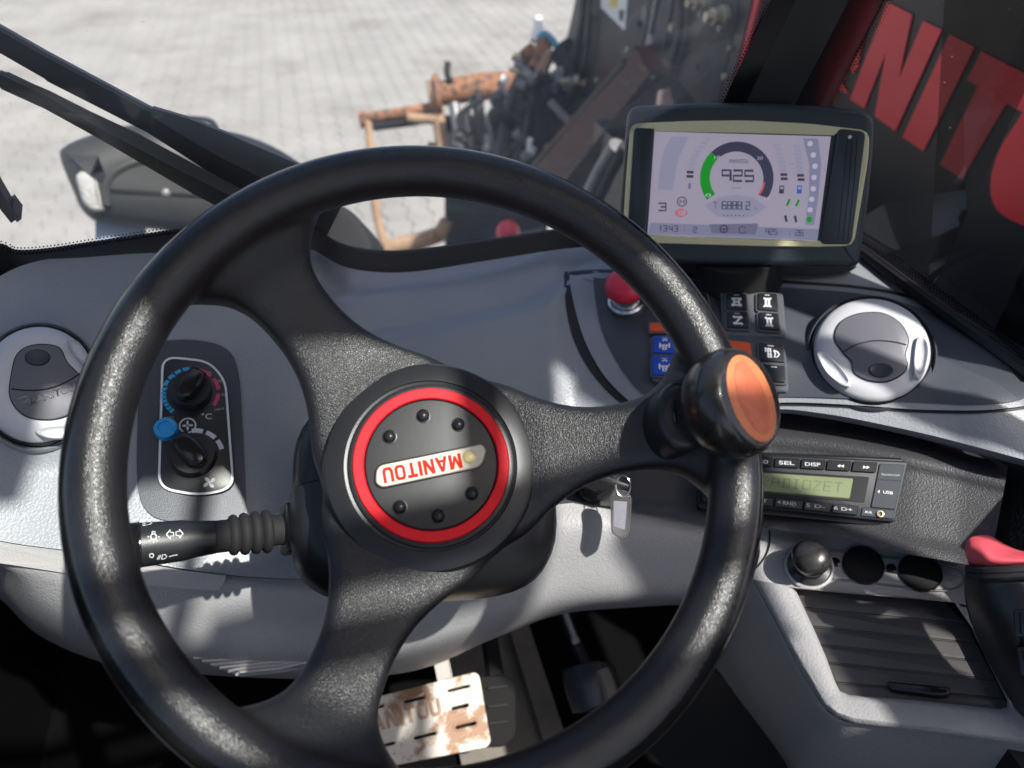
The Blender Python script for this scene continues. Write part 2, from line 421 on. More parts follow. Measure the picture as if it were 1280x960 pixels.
mat('paver', (0.300, 0.290, 0.270), 0.85, var=0.16, vscale=1.6, grain=('noise', 150, 0.4), dirt=((0.20, 0.185, 0.165), 0.9, 0.62, 0.10), world=True)
mat('joint', (0.34, 0.325, 0.30), 0.95, var=0.08, vscale=6)
mat('lamp_grey', (0.036, 0.038, 0.038), 0.5, var=0.15, vscale=12, grain=('noise', 500, 0.2))
mat('lamp_glass', (0.42, 0.42, 0.40), 0.25, grain=('cell', 220, 0.9), var=0.1, vscale=60)
mat('lamp_black', (0.02, 0.021, 0.024), 0.35, var=0.2)
mat('pale_blue', (0.30, 0.36, 0.46), 0.5)
mat('wiper_black', (0.010, 0.012, 0.014), 0.45, var=0.3, vscale=40, dirt=((0.06, 0.06, 0.06), 120, 0.7, 0.05))
mat('wiper_grey', (0.20, 0.21, 0.225), 0.4)
mat('rust', (0.36, 0.175, 0.095), 0.9, spec=0.2, var=0.45, vscale=22, dirt=((0.08, 0.07, 0.065), 30, 0.54, 0.06), grain=('noise', 60, 0.5))
mat('rust_tan', (0.36, 0.235, 0.145), 0.85, var=0.3, vscale=18, grain=('noise', 60, 0.4))
mat('machine_black', (0.014, 0.014, 0.016), 0.6, spec=0.3, var=0.4, vscale=9, dirt=((0.10, 0.09, 0.075), 13, 0.66, 0.08))
mat('boom_grey', (0.038, 0.036, 0.034), 0.55, var=0.25, vscale=5, dirt=((0.10, 0.095, 0.085), 9, 0.68, 0.1))
mat('boom_black', (0.012, 0.012, 0.014), 0.42, var=0.3, vscale=4)
mat('boom_red', (0.92, 0.03, 0.05), 0.3, var=0.06, vscale=6)
mat('maroon', (0.055, 0.012, 0.016), 0.45, var=0.3)
mat('steel', (0.22, 0.22, 0.22), 0.45, metal=0.4, var=0.2, vscale=30)
mat('brass', (0.52, 0.45, 0.30), 0.4, metal=0.3, var=0.3, vscale=60)
mat('hose', (0.03, 0.03, 0.032), 0.5)
mat('blue_hose', (0.05, 0.35, 0.50), 0.45)
mat('sticker', (0.82, 0.82, 0.80), 0.4)
mat('sticker_yellow', (0.75, 0.55, 0.06), 0.4)
mat('pillar', (0.008, 0.009, 0.011), 0.28)
mat('pillar_facet', (0.04, 0.041, 0.041), 0.4)
mat('frit', (0.008, 0.008, 0.009), 0.3)
mat('rubber', (0.010, 0.010, 0.011), 0.55)
mat('roof_grey', (0.30, 0.30, 0.30), 0.7)
glassmat('glass', (0.95, 0.975, 0.965), 1.0)
glassmat('dusty_glass', (0.96, 0.97, 0.955), 1.0, 0.085)
glassmat('side_glass', (0.96, 0.965, 0.96), 1.0, 0.006)
# wheel rim: grained front, smooth outer strip (chosen by distance from the wheel's axis)
def wheel_mat():
    m = mat('leather', (0.012, 0.012, 0.013), 0.42, spec=0.6, grain=('leather', 800, 0.45), var=0.3, vscale=25)
    N = m.node_tree.nodes; L = m.node_tree.links; b = N['Principled BSDF']
    tc = [n for n in N if n.bl_idname == 'ShaderNodeTexCoord'][0]; bp = [n for n in N if n.bl_idname == 'ShaderNodeBump'][0]
    sx = N.new('ShaderNodeSeparateXYZ'); L.new(tc.outputs['Object'], sx.inputs[0])
    cb = N.new('ShaderNodeCombineXYZ'); L.new(sx.outputs[0], cb.inputs[0]); L.new(sx.outputs[1], cb.inputs[1])
    ln = N.new('ShaderNodeVectorMath'); ln.operation = 'LENGTH'; L.new(cb.outputs[0], ln.inputs[0])
    nz = N.new('ShaderNodeTexNoise'); nz.inputs['Scale'].default_value = 260; L.new(tc.outputs['Object'], nz.inputs['Vector'])
    ma = N.new('ShaderNodeMath'); ma.operation = 'MULTIPLY_ADD'; ma.inputs[1].default_value = 0.006; L.new(nz.outputs[0], ma.inputs[0]); L.new(ln.outputs['Value'], ma.inputs[2])
    def curve(pts, sock):                                       # value by radius: grained spokes, hand-worn rim, smooth outer strip
        rp = N.new('ShaderNodeFloatCurve'); c = rp.mapping.curves[0]
        for k, (r, v) in enumerate(pts):
            x = (r - 0.10) / 0.10
            if k < 2: c.points[k].location = (x, v)
            else: c.points.new(x, v)
        for p in c.points: p.handle_type = 'VECTOR'
        rp.mapping.update()
        mr = N.new('ShaderNodeMapRange'); mr.inputs[1].default_value = 0.10; mr.inputs[2].default_value = 0.20; L.new(ma.outputs[0], mr.inputs[0])
        L.new(mr.outputs[0], rp.inputs['Value']); L.new(rp.outputs[0], sock)
    curve([(0.10, 0.36), (0.20, 0.02), (0.160, 0.34), (0.172, 0.28), (0.187, 0.22), (0.190, 0.02)], bp.inputs['Strength'])
    curve([(0.10, 0.40), (0.20, 0.13), (0.160, 0.38), (0.172, 0.33), (0.187, 0.30), (0.190, 0.13)], b.inputs['Roughness'])
wheel_mat()

# ================================================================== THE YARD
gnd = single('ground', ([(-90, -90, -0.012), (90, -90, -0.012), (90, 90, -0.012), (-90, 90, -0.012)], [(0, 1, 2, 3)]), 'joint', None, None, Vector((0, 0, -0.012)), kind='structure')
gnd['label'] = 'pale sunlit block paving of the yard in front of the cab'
def paver_geo():
    L = 0.2; g = 0.0018; wE, wW = 0.0825 - g, 0.060 - g; o = []
    half = [(wE, -L / 2 + g), (wE, -0.0625), (wW, -0.0375), (wW, 0.0375), (wE, 0.0625), (wE, L / 2 - g)]
    o = [V2(x, y) for x, y in half] + [V2(-x, y) for x, y in reversed(half)]
    return prism(o, -0.06, 0.0, 0.004, 1, bottom=False)
pg = paver_geo(); spots = []
for i in range(-60, 45):
    for j in range(8, 66):
        p = mw(i * 0.1425, j * 0.2 + (0.1 if i % 2 else 0), -C.z); d = p - C; dep = d.dot(FW)
        if dep < 0.5: continue
        px = 640 + F * d.dot(RX) / dep; py = 480 - F * d.dot(UP) / dep
        if -420 < px < 1500 and -90 < py < 420: spots.append((p, px, py, d.length))
vis = [s for s in spots if 0 < s[1] < 640 and 0 < s[2] < 285 and not (80 < s[1] < 380 and s[2] > 165)]
vis.sort(key=lambda s: s[3]); near = set(id(s) for s in vis[:300])
rp = random.Random(3); pm = None; V = []; Fc = []
Mz = Matrix.Rotation(YAW, 4, 'Z')
for s in spots:
    T = Matrix.Translation(s[0] + Vector((0, 0, 0.012 + rp.uniform(-0.002, 0.002)))) @ Mz @ Matrix.Rotation(rp.gauss(0, 0.006), 4, 'X') @ Matrix.Rotation(rp.gauss(0, 0.006), 4, 'Y')
    if id(s) in near:
        if pm is None:
            o = mk('paver', pg, 'paver', gnd, 20); pm = o
        else:
            o = pm.copy(); link(o); o.parent = gnd
        o.matrix_local = T
    else:
        k = len(V); V += [T @ Vector(v) for v in pg[0]]; Fc += [tuple(i + k for i in f) for f in pg[1]]
far = mk('paver_field', (V, Fc), 'paver', gnd, 20); far['kind'] = 'stuff'

# ================================================================== THE CAB SHELL
WSN = (MF + MZ * 0.4).normalized(); WSP = mw(0, 0.70, -0.37)          # windscreen plane, raked back
ws = Fr(WSP, -WSN)
SWF = Fr(mw(0.55, 0.4, 0.0), -MR)                                     # right-hand window plane
seal_top = cr([(-150, 290), (-60, 300), (0, 306), (20, 314), (60, 312), (120, 303), (230, 287), (320, 276), (380, 280), (425, 305), (470, 314), (520, 313), (600, 302), (700, 287), (800, 276), (885, 262)], False, 5)
seal_bot = cr([(-150, 330), (-60, 345), (0, 352), (40, 333), (80, 326), (120, 318), (230, 298), (320, 286), (380, 293), (425, 317), (470, 325), (520, 324), (600, 312), (700, 297), (800, 289), (885, 276)], False, 5)
wsx = thing('windscreen', 'large clear front windscreen behind the steering wheel', 'windscreen', ws.M)
top_r = [ws.I @ (WSP + MR * r + (-MF * 0.4 + MZ).normalized() * 0.95) for r in (0.385, -0.5)]
pane = ws.uvs([(p.x, p.y) for p in seal_top]) + [ws.uv(893, 160)] + [V2(t.x, t.y) for t in top_r]
mk('pane', ([(p.x, p.y, 0) for p in pane], [tuple(range(len(pane)))]), 'dusty_glass', wsx, 0)
a = ws.uvs([(p.x, p.y) for p in seal_top]); b = ws.uvs([(p.x, p.y) for p in seal_bot])
n = len(a)
mk('seal', ([(p.x, p.y, 0.004) for p in a] + [(p.x, p.y, 0.016) for p in b] + [(p.x, p.y, -0.002) for p in a], [(i, i + 1, n + i + 1, n + i) for i in range(n - 1)] + [(i, i + 1, 2 * n + i + 1, 2 * n + i) for i in range(n - 1)]), 'rubber', wsx, 50)
def dots(path, fr, rows, step, r0, side, z):
    """the printed dot pattern along the edge of a glass"""
    P = resample(path, max(2, int(sum((Vector(q) - Vector(p)).length for p, q in zip(path, path[1:])) / step)), False); V = []; Fc = []
    for k in range(rows):
        r = r0 * (1 - 0.22 * k)
        for i in range(len(P) - 1):
            t = (P[i + 1] - P[i]); m = V2(-t.y, t.x).normalized() * side
            q = P[i] + t * (0.5 * (k % 2)) + m * (step * 0.72 * (k + 0.3)); b = len(V)
            for a_ in range(6):
                u = fr.uv(q.x + r * math.cos(a_ * 1.047), q.y + r * math.sin(a_ * 1.047)); V.append((u.x, u.y, z))
            Fc.append(tuple(range(b, b + 6)))
    return V, Fc
mk('frit_dots', dots([(p.x, p.y) for p in seal_top if -5 < p.x < 245], ws, 3, 4.6, 2.1, -1, 0.003), 'frit', wsx, 0)['kind'] = 'stuff'
mk('edge_dots', dots([(974, -20), (963, 0), (934, 62), (900, 132), (880, 180)], ws, 4, 4.4, 2.0, 1, 0.003), 'frit', wsx, 0)['kind'] = 'stuff'

sw = thing('side_window', 'tinted right-hand side window showing the red boom lettering', 'window', SWF.M)
q = SWF.uvs([(1041, 120), (1043, 288), (1090, 322), (1160, 372), (1290, 466), (1420, 560)]) + [V2(SWF.uv(1420, 560).x, 0.45), V2((SWF.I @ mw(0.55, 0.37, 0.45)).x, 0.45)]
mk('pane', ([(p.x, p.y, 0) for p in q], [tuple(range(len(q)))]), 'side_glass', sw, 0)
mk('frit_dots', dots([(1118, -20), (1108, 0), (1080, 55), (1043, 122), (1025, 160)], SWF, 4, 4.6, 2.1, -1, 0.003), 'frit', sw, 0)['kind'] = 'stuff'
mk('frit_band', dots([(1043, 268), (1075, 290), (1122, 318), (1180, 362), (1240, 405), (1290, 440)], SWF, 4, 4.6, 2.1, 1, 0.003), 'frit', sw, 0)['kind'] = 'stuff'
qa = cr(SWF.uvs([(1040, 285), (1060, 298), (1095, 322), (1160, 370), (1230, 420), (1300, 470)]), False, 4)
mk('sill_trim', tube([(p.x, p.y, 0.006) for p in qa], 0.0065, 8), 'rubber', sw)

cab = thing('cab_frame', 'black steel cab frame with the pillar between windscreen and side window', 'cab', mw(0, 0, -1.05))
# right-hand front pillar: a faceted black post between windscreen and side window
pl = []
for k in range(8):
    t = k / 7; y = 330 - 520 * t
    lx = interp([(-200, 1055), (0, 964), (130, 903), (340, 815)], y); rx = interp([(-200, 1205), (0, 1105), (120, 1044), (340, 935)], y)
    A = on(lx, y, WSP - WSN * 0.004, WSN); Bp = on(rx, y, mw(0.548, 0, 0), MR)
    m1 = A.lerp(Bp, 0.40) - (MF * 0.035) ; m0 = A.lerp(Bp, 0.12) - MF * 0.012
    m2 = A.lerp(Bp, 0.62) - MF * 0.04 - MR * 0.01
    pl.append((A, m0, m1, m2, Bp, Bp + MF * 0.05, A + MF * 0.04 + MR * 0.08))
def strip(rows, idx): return grid([[r[i] for i in idx] for r in rows])
mk('front_pillar', strip(pl, (0, 1)), 'pillar', cab, 30, world=True)
mk('pillar_facet', strip(pl, (1, 2)), 'pillar_facet', cab, 30, world=True)
mk('pillar_inner_face', strip(pl, (2, 3, 4)), 'pillar', cab, 30, world=True)
mk('pillar_outer_face', strip(pl, (4, 5, 6, 0)), 'boom_red', cab, 30, world=True)
def mbox(r0, r1, f0, f1, z0, z1):
    return [mw(r, f, z) for z in (z0, z1) for f in (f0, f1) for r in (r0, r1)], [(0, 1, 3, 2), (4, 5, 7, 6), (0, 1, 5, 4), (2, 3, 7, 6), (0, 2, 6, 4), (1, 3, 7, 5)]
# unseen roof, opening and bars shaped for the sun patches; left door, rear posts
def slab(name, o, hs, z, th, m):
    g = plate_holes(ccw(o), [ccw(h)[::-1] for h in hs], th, 0.0)
    return mk(name, ([mw(v[0], v[1], v[2] + z) for v in g[0]], g[1]), m, cab, 20, world=True)
def plate_holes(outline, holes, th, bev):
    cu = bpy.data.curves.new('t', 'CURVE'); cu.dimensions = '2D'; cu.fill_mode = 'BOTH'; cu.extrude = th / 2; cu.bevel_depth = bev; cu.bevel_resolution = 1
    for o in [outline] + holes:
        s = cu.splines.new('POLY'); s.points.add(len(o) - 1); s.use_cyclic_u = True
        for p, q in zip(s.points, o): p.co = (q.x, q.y, 0, 1)
    ob = link(bpy.data.objects.new('t', cu)); dg = bpy.context.evaluated_depsgraph_get(); dg.update()
    me = bpy.data.meshes.new_from_object(ob.evaluated_get(dg)); bpy.data.objects.remove(ob)
    return [tuple(v.co) for v in me.vertices], [tuple(p.vertices) for p in me.polygons]
h1 = [V2(*p) for p in ((-.40, -.262), (.572, -.262), (.572, .0), (.205, .004), (.20, .075), (.135, .085), (.13, .0), (-.40, .0))]
slab('roof', rrect(1.125, 1.46, .05, 4, .025, -.27), [h1], .51, .03, 'roof_grey')
def rbar(name, a, b, wd):
    a = V2(*a); b = V2(*b); d = (b - a).normalized(); n_ = V2(-d.y, d.x) * wd / 2
    mk(name, ([mw(p.x, p.y, z) for z in (.499, .521) for p in (a + n_, a - n_, b - n_, b + n_)], [(0, 1, 2, 3), (4, 5, 6, 7), (0, 1, 5, 4), (1, 2, 6, 5), (2, 3, 7, 6), (3, 0, 4, 7)]), 'pillar', cab, 20, world=True)
rbar('roof_bar', (-.41, -.172), (.30, -.158), .020); rbar('roof_bar', (.30, -.150), (.58, -.138), .036); rbar('roof_bar', (-.41, -.205), (.58, -.203), .022); rbar('roof_bar', (.428, -.13), (.415, .01), .024); rbar('roof_bar', (.27, -.15), (.272, .01), .012)
mk('roof_glass', ([mw(x, y, .528) for x, y in ((-.41, -.27), (.58, -.27), (.58, .09), (-.41, .09))], [(0, 1, 2, 3)]), 'glass', cab, 0, world=True)
door = thing('cab_door', 'glazed left-hand cab door beside the driver, mostly outside the picture', 'door', mw(-.5, .1, -1.0))
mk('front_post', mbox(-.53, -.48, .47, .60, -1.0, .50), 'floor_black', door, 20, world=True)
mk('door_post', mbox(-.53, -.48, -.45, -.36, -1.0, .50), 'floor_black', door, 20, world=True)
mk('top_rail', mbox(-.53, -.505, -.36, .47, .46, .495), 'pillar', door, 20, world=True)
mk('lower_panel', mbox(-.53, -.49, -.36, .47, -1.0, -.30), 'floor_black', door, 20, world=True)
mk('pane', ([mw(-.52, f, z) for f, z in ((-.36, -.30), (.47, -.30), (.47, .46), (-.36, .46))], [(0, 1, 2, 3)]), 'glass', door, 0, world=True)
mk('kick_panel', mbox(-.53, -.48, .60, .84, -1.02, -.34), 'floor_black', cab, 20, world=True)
for r0, r1 in ((-.53, -.45), (.50, .58)): mk('rear_post', mbox(r0, r1, -1.0, -.92, -1.0, .50), 'pillar', cab, 20, world=True)
mk('rear_wall', mbox(-.53, .58, -1.02, -.98, -1.0, -.30), 'side_dark', cab, 20, world=True)
mk('side_post', mbox(.555, .585, -.42, -.30, -1.0, .495), 'pillar', cab, 20, world=True)
mk('side_wall', mbox(.555, .58, -.98, .55, -1.0, -.55), 'side_dark', cab, 20, world=True)
mk('side_panel', mbox(.556, .579, -.40, .025, -.55, -.04), 'side_dark', cab, 20, world=True)  # unseen wall panel, its edges placed to shade the front of the console
mk('header_sun_blocker', mbox(.575, .59, .09, .452, .12, .50), 'pillar', cab, 20, world=True)  # unseen panel added to keep the sun off the centre fascia
blocker = thing('side_sun_blocker', 'black guard rails outside the right-hand window, added out of view to shade the dash', 'blocker', mw(.59, .3, -.6))  # added occluders, spaced to break up the sun on the right-hand dash
mk('sun_blocker_post', mbox(.586, .60, .318, .452, -.62, .45), 'pillar', blocker, 20, world=True)
mk('sun_blocker_rail', mbox(.586, .60, .03, .318, -.318, -.292), 'pillar', blocker, 20, world=True)
mk('sun_blocker_rail', mbox(.586, .60, .06, .082, -.292, .45), 'pillar', blocker, 20, world=True)
mk('sun_blocker_rail', mbox(.586, .60, .225, .243, -.292, .45), 'pillar', blocker, 20, world=True)
mk('sun_blocker_rail', mbox(.586, .60, -.06, .05, .12, .36), 'pillar', blocker, 20, world=True)
mk('sun_blocker_rail', mbox(.586, .60, .03, .06, -.20, -.17), 'pillar', blocker, 20, world=True)

# ================================================================== OUTSIDE: the machine in front of and beside the cab
BF = Fr(mw(0.95, 1.8, -0.6), -MR)                                     # left face of the boom
def bp(pts, h=0.0): return BF.uvs(pts, h)
boom = thing('telescopic_boom', 'dark telescopic boom running forward beside the cab with big red letters', 'boom', BF.M)
body_px = [(735, -110), (723, 5), (708, 70), (712, 112), (745, 140), (800, 150), (880, 200), (1000, 300), (1400, 620), (1650, 700), (1650, -420), (950, -420)]
mk('boom_side', prism(bp(body_px), -0.32, 0.0, 0.006, 1), 'boom_black', boom, 20)
mk('front_plate', prism(rpoly(bp([(732, -60), (722, 8), (706, 75), (716, 112), (760, 118), (808, 66), (826, -60)]), 0.02), 0.002, 0.014, 0.004, 2), 'boom_grey', boom, 30)
mk('rear_plate', prism(rpoly(bp([(852, -60), (838, 20), (822, 60), (824, 132), (840, 150), (902, 148), (922, 60), (945, -60)]), 0.02), 0.002, 0.02, 0.005, 2), 'boom_grey', boom, 30)
mk('edge_strip', prism(bp([(945, -60), (922, 60), (902, 150), (912, 150), (934, 60), (962, -60)]), 0.003, 0.016), 'boom_black', boom, 20)
mk('red_edge', prism(bp([(962, -60), (934, 60), (912, 150), (916, 150), (939, 60), (970, -60)]), 0.003, 0.012), 'boom_red', boom, 20)
for nm, pts in (('letter_a', [(1082, 38), (1074, 84), (1068, 92), (1062, 84), (1052, 100), (1063, 118), (1036, 104), (1060, 60)]),
                ('letter_n', [(1111, 2), (1142, 18), (1125, 99), (1156, 26), (1179, 37), (1121, 164), (1095, 145), (1109, 66), (1082, 135), (1064, 124)]),
                ('letter_i', [(1189, 43), (1220, 59), (1156, 189), (1130, 171)]),
                ('letter_t', [(1229, 64), (1330, 116), (1306, 153), (1260, 129), (1204, 224), (1177, 205), (1225, 107), (1211, 100)])):
    mk(nm, prism(bp(pts), 0.0015, 0.003), 'boom_red', boom, 20)
oo = cr([(1300, 128), (1268, 160), (1247, 198), (1240, 236), (1250, 264), (1282, 282), (1330, 300), (1390, 290), (1420, 230), (1380, 150)], True, 6)
oi = cr([(1330, 190), (1305, 215), (1290, 240), (1298, 258), (1330, 262), (1370, 240), (1380, 205)], True, 6)
mk('letter_o', ringplate(bp([(p.x, p.y) for p in oo]), bp([(p.x, p.y) for p in oi]), 0.0015, 0.003, 64), 'boom_red', boom, 20)
mk('warning_sticker', prism(bp([(757, -30), (757, 9), (787, 38), (793, -30)]), 0.0145, 0.0155), 'sticker', boom, 0)
mk('sticker_mark', prism(bp([(768, -8), (768, 8), (777, 10), (780, -6)]), 0.0157, 0.0162), 'sticker_yellow', boom, 0)
mk('sticker_print', prism(bp([(780, 12), (780, 24), (785, 27), (787, 12)]), 0.0157, 0.0162), 'maroon', boom, 0)
for px, py, r in ((902, 20, 0.018), (878, 3, 0.014)):
    u = BF.uv(px, py, 0.03)
    o = mk('hose_fitting', shift(lathe([(0, 0.05), (r * 0.6, 0.05), (r * 0.7, 0.035), (r, 0.033), (r, 0.015), (r * 1.25, 0.012), (r * 1.25, 0.0), (0, 0)], 12), u.x, u.y, 0.02), 'brass', boom, 30)
    u2 = BF.uv(px + 2, py + 15, 0.03); mk('nut', shift(lathe([(0, 0.02), (r * .5, 0.02), (r * .5, 0), (0, 0)], 6), u2.x, u2.y, 0.022), 'steel', boom, 30)
u = BF.uv(842, 34, 0.02); mk('bolt', shift(lathe([(0, 0.014), (0.010, 0.012), (0.013, 0), (0, 0)], 10), u.x, u.y, 0.019), 'brass', boom)
mk('thin_hose', tube([(p.x, p.y, 0.03) for p in cr(bp([(858, -20), (852, 20), (843, 60)]), False, 4)], 0.006, 6), 'hose', boom)
mk('bracket_rod', tube([(p.x, p.y, 0.02) for p in cr(bp([(832, -8), (824, 30), (818, 60)]), False, 4)], 0.010, 8), 'steel', boom)
u = BF.uv(822, 52, 0.03); mk('pivot_pin', shift(lathe([(0, 0.05), (0.02, 0.045), (0.026, 0.0), (0, 0)], 14), u.x, u.y, 0.01), 'steel', boom)
for px, py in ((742, 22), (735, 62), (724, 98), (798, 30), (784, 62), (745, 100), (846, 70), (842, 110), (905, 96), (892, 128), (872, 84), (912, 60)):
    u = BF.uv(px, py, 0.02); mk('bolt', shift(lathe([(0, 0.010), (0.006, 0.010), (0.0085, 0.007), (0.0085, 0), (0, 0)], 8), u.x, u.y, 0.014), rp.choice(['steel', 'machine_black', 'machine_black', 'brass']), boom, 30)
for pts, r in (([(745, -20), (738, 40), (722, 90), (708, 128)], .013), ([(752, -20), (748, 50), (738, 96), (716, 138)], .010), ([(812, 60), (790, 96), (760, 120), (728, 132)], .012), ([(826, 66), (806, 108), (770, 132), (722, 148)], .014), ([(868, -20), (866, 40), (852, 90), (832, 118)], .011)):
    mk('boom_hose', tube([(p.x, p.y, 0.036) for p in cr(bp(pts), False, 5)], r, 8), 'hose', boom)
# lifting gear under the boom, going down to the carriage
gear = thing('lift_linkage', 'dark maroon tilt linkage slanting down from the boom to the carriage', 'linkage', at(720, 180, 2.2))
def bar(p, q, wd, th, D0, D1):
    A = at(p[0], p[1], D0); Bq = at(q[0], q[1], D1); d = (Bq - A).normalized(); s = d.cross(FW).normalized(); t = s.cross(d)
    V = [X + s * a * wd / 2 + t * b * th / 2 for X in (A, Bq) for a, b in ((-1, -1), (1, -1), (1, 1), (-1, 1))]
    return V, [(0, 1, 2, 3), (4, 5, 6, 7), (0, 1, 5, 4), (1, 2, 6, 5), (2, 3, 7, 6), (3, 0, 4, 7)]
mk('tilt_arm', bar((816, 78), (676, 232), 0.085, 0.05, 1.75, 2.35), 'maroon', gear, 20, world=True)
mk('arm_edge', bar((790, 74), (668, 212), 0.014, 0.06, 1.80, 2.36), 'boom_grey', gear, 20, world=True)
mk('lower_arm', bar((840, 110), (700, 275), 0.10, 0.06, 1.6, 2.1), 'machine_black', gear, 20, world=True)
mk('ram', tube([at(772, 182, 1.55), at(752, 214, 1.62), at(728, 262, 1.75)], 0.019, 12), 'steel', gear, world=True)
mk('ram_guard', tube([at(782, 182, 1.5), at(764, 216, 1.58), at(742, 262, 1.7)], 0.012, 10), 'machine_black', gear, world=True)
mk('red_link', prism([V2(-.02, -.03), V2(.03, -.02), V2(.02, .03), V2(-.02, .02)], 0, 0.02)[0:2] and xf(Matrix.Translation(at(828, 124, 1.55)) @ Fr(C, -FW).M.to_3x3().to_4x4(), prism([V2(-.016, -.02), V2(.02, -.02), V2(.010, .016), V2(-.012, .010)], 0, 0.02)), 'maroon', gear, 20, world=True)

# ---- the rusty carriage on the end of the boom
car = thing('fork_carriage', 'rusty orange attachment carriage standing in front of the boom tip', 'carriage', at(560, 150, 3.1))
def tb(name, pts, r, m, D=3.1, n=10, parent=car, sub=4):
    P = [at(p[0], p[1], p[2] if len(p) > 2 else D) for p in pts]
    if len(P) > 2 and sub: P = cr(P, False, sub)
    return mk(name, tube(P, r, n), m, parent, 40, world=True)
tb('cross_tube', [(543, 118), (600, 110), (650, 104)], 0.050, 'rust', 3.1, 14)
tb('cross_tube_bracket', [(566, 103), (600, 97), (638, 96)], 0.020, 'rust', 3.12)
CF = Fr(at(547, 118, 3.08), (at(543, 118, 3.1) - at(650, 104, 3.1)).normalized())
mk('flange', xf(CF.M, lathe([(0, 0.012), (0.072, 0.012), (0.078, 0.006), (0.078, -0.012), (0, -0.012)], 22)), 'rust', car, 30, world=True)
mk('flange', xf(Matrix.Translation(at(540, 119, 3.08) - at(547, 118, 3.08)) @ CF.M, lathe([(0, 0.012), (0.055, 0.012), (0.06, 0.006), (0.06, -0.012), (0, -0.012)], 22)), 'rust_tan', car, 30, world=True)
tb('fork_shaft', [(453, 148), (500, 141), (542, 134)], 0.022, 'rust')
tb('fork_shaft_underside', [(466, 158), (505, 153), (545, 147)], 0.020, 'machine_black', 3.12)
tb('spacer', [(510, 147), (545, 150)], 0.020, 'rust_tan', 3.08)
tb('shaft_end', [(450, 150), (458, 149)], 0.034, 'rust', 3.1, 14)
for a_, b_ in (((459, 150), (466, 210)), ((546, 128), (556, 215))):
    tb('upright', [a_, (a_[0] + (b_[0] - a_[0]) * .5, (a_[1] + b_[1]) / 2), b_], 0.016 if a_[0] < 500 else 0.026, 'rust_tan')
tb('upright_foot', [(466, 210), (470, 262), (482, 312)], 0.018, 'rust_tan')
tb('bottom_rail', [(482, 310), (520, 303), (556, 290)], 0.034, 'rust_tan', 3.1)
tb('bottom_plate', [(500, 300), (550, 296)], 0.020, 'rust_tan', 3.13)
tb('rail_end', [(548, 282), (560, 288)], 0.040, 'rust_tan', 3.05)
tb('grease_lug', [(535, 186), (550, 188)], 0.03, 'rust_tan', 3.2)
tb('lever', [(560, 78), (559, 92), (564, 103)], 0.013, 'machine_black', 3.05)
back = thing('carriage_backplate', 'black welded backplate of the carriage behind the steering wheel rim', 'carriage', at(610, 200, 3.2))
mk('plate', bar((600, 146), (600, 330), 0.30, 0.05, 3.25, 3.3), 'machine_black', back, 20, world=True)
mk('plate', bar((660, 128), (640, 320), 0.26, 0.06, 3.0, 3.1), 'machine_black', back, 20, world=True)
mk('plate', bar((705, 120), (705, 260), 0.22, 0.06, 2.7, 2.8), 'machine_black', back, 20, world=True)
tb('steel_post', [(567, 130), (573, 165), (578, 215)], 0.022, 'steel', 3.0, 10, back)
tb('guide_rod', [(600, 140), (612, 160), (618, 200)], 0.010, 'steel', 3.0, 8, back)
tb('guide_rod', [(612, 140), (604, 160)], 0.008, 'steel', 3.0, 8, back)
tb('pin', [(603, 185), (612, 184)], 0.016, 'sticker', 2.98, 10, back)
tb('brace', [(688, 126), (700, 140), (715, 155)], 0.014, 'steel', 2.6, 8, back)
tb('cross_member', [(560, 262), (610, 268), (650, 272)], 0.030, 'machine_black', 3.0, 10, back)
tb('pale_strip', [(612, 303), (680, 288)], 0.012, 'steel', 2.9, 8, back)
tb('rust_boss', [(644, 160), (648, 172)], 0.02, 'rust', 2.8, 10, back)
tb('rust_boss', [(652, 126), (662, 128)], 0.03, 'rust', 2.85, 10, back)
rl = thing('marker_lamp', 'round red marker lamp seen low through the windscreen', 'lamp', at(635, 290, 2.6))
RLF = Fr(at(635, 290, 2.6), -FW)
mk('lamp_cap', xf(RLF.M, lathe([(0, 0.05), (0.02, 0.048), (0.035, 0.035), (0.040, 0.01), (0.040, -0.04), (0, -0.04)], 20)), 'red_button', rl, 40, world=True)
mk('lamp_foot', xf(RLF.M, lathe([(0.044, -0.04), (0.046, -0.06), (0, -0.06)], 20)), 'machine_black', rl, 40, world=True)
hs = thing('hydraulic_hoses', 'bundle of hydraulic hoses with pale fittings at the boom tip', 'hoses', at(670, 110, 2.8))
rh = random.Random(11)
for pts, r in (([(652, 95), (640, 120), (630, 165), (618, 215)], 0.020), ([(672, 100), (664, 130), (655, 165), (638, 215)], 0.017), ([(650, 100), (644, 150), (612, 210)], 0.012),
               ([(690, 100), (668, 118), (660, 150)], 0.014), ([(700, 85), (690, 110), (672, 118)], 0.016), ([(648, 92), (655, 84), (668, 92), (668, 112)], 0.018), ([(640, 190), (652, 178), (668, 186), (690, 195)], 0.02)):
    tb('hose', pts, r, 'hose', 2.75, 8, hs)
tb('blue_hose', [(674, 48), (681, 42), (692, 52), (700, 68), (699, 80)], 0.012, 'blue_hose', 2.7, 8, hs)
tb('coupler_body', [(668, 88), (676, 70), (682, 50)], 0.030, 'rust', 2.72, 10, hs)
tb('coupler_body', [(652, 76), (660, 68), (668, 62)], 0.028, 'rust', 2.75, 10, hs)
tb('coupler_body', [(676, 96), (682, 78), (690, 66)], 0.022, 'rust_tan', 2.7, 10, hs)
tb('grease_tube', [(668, 52), (673, 36), (672, 22)], 0.017, 'sticker', 2.72, 10, hs)
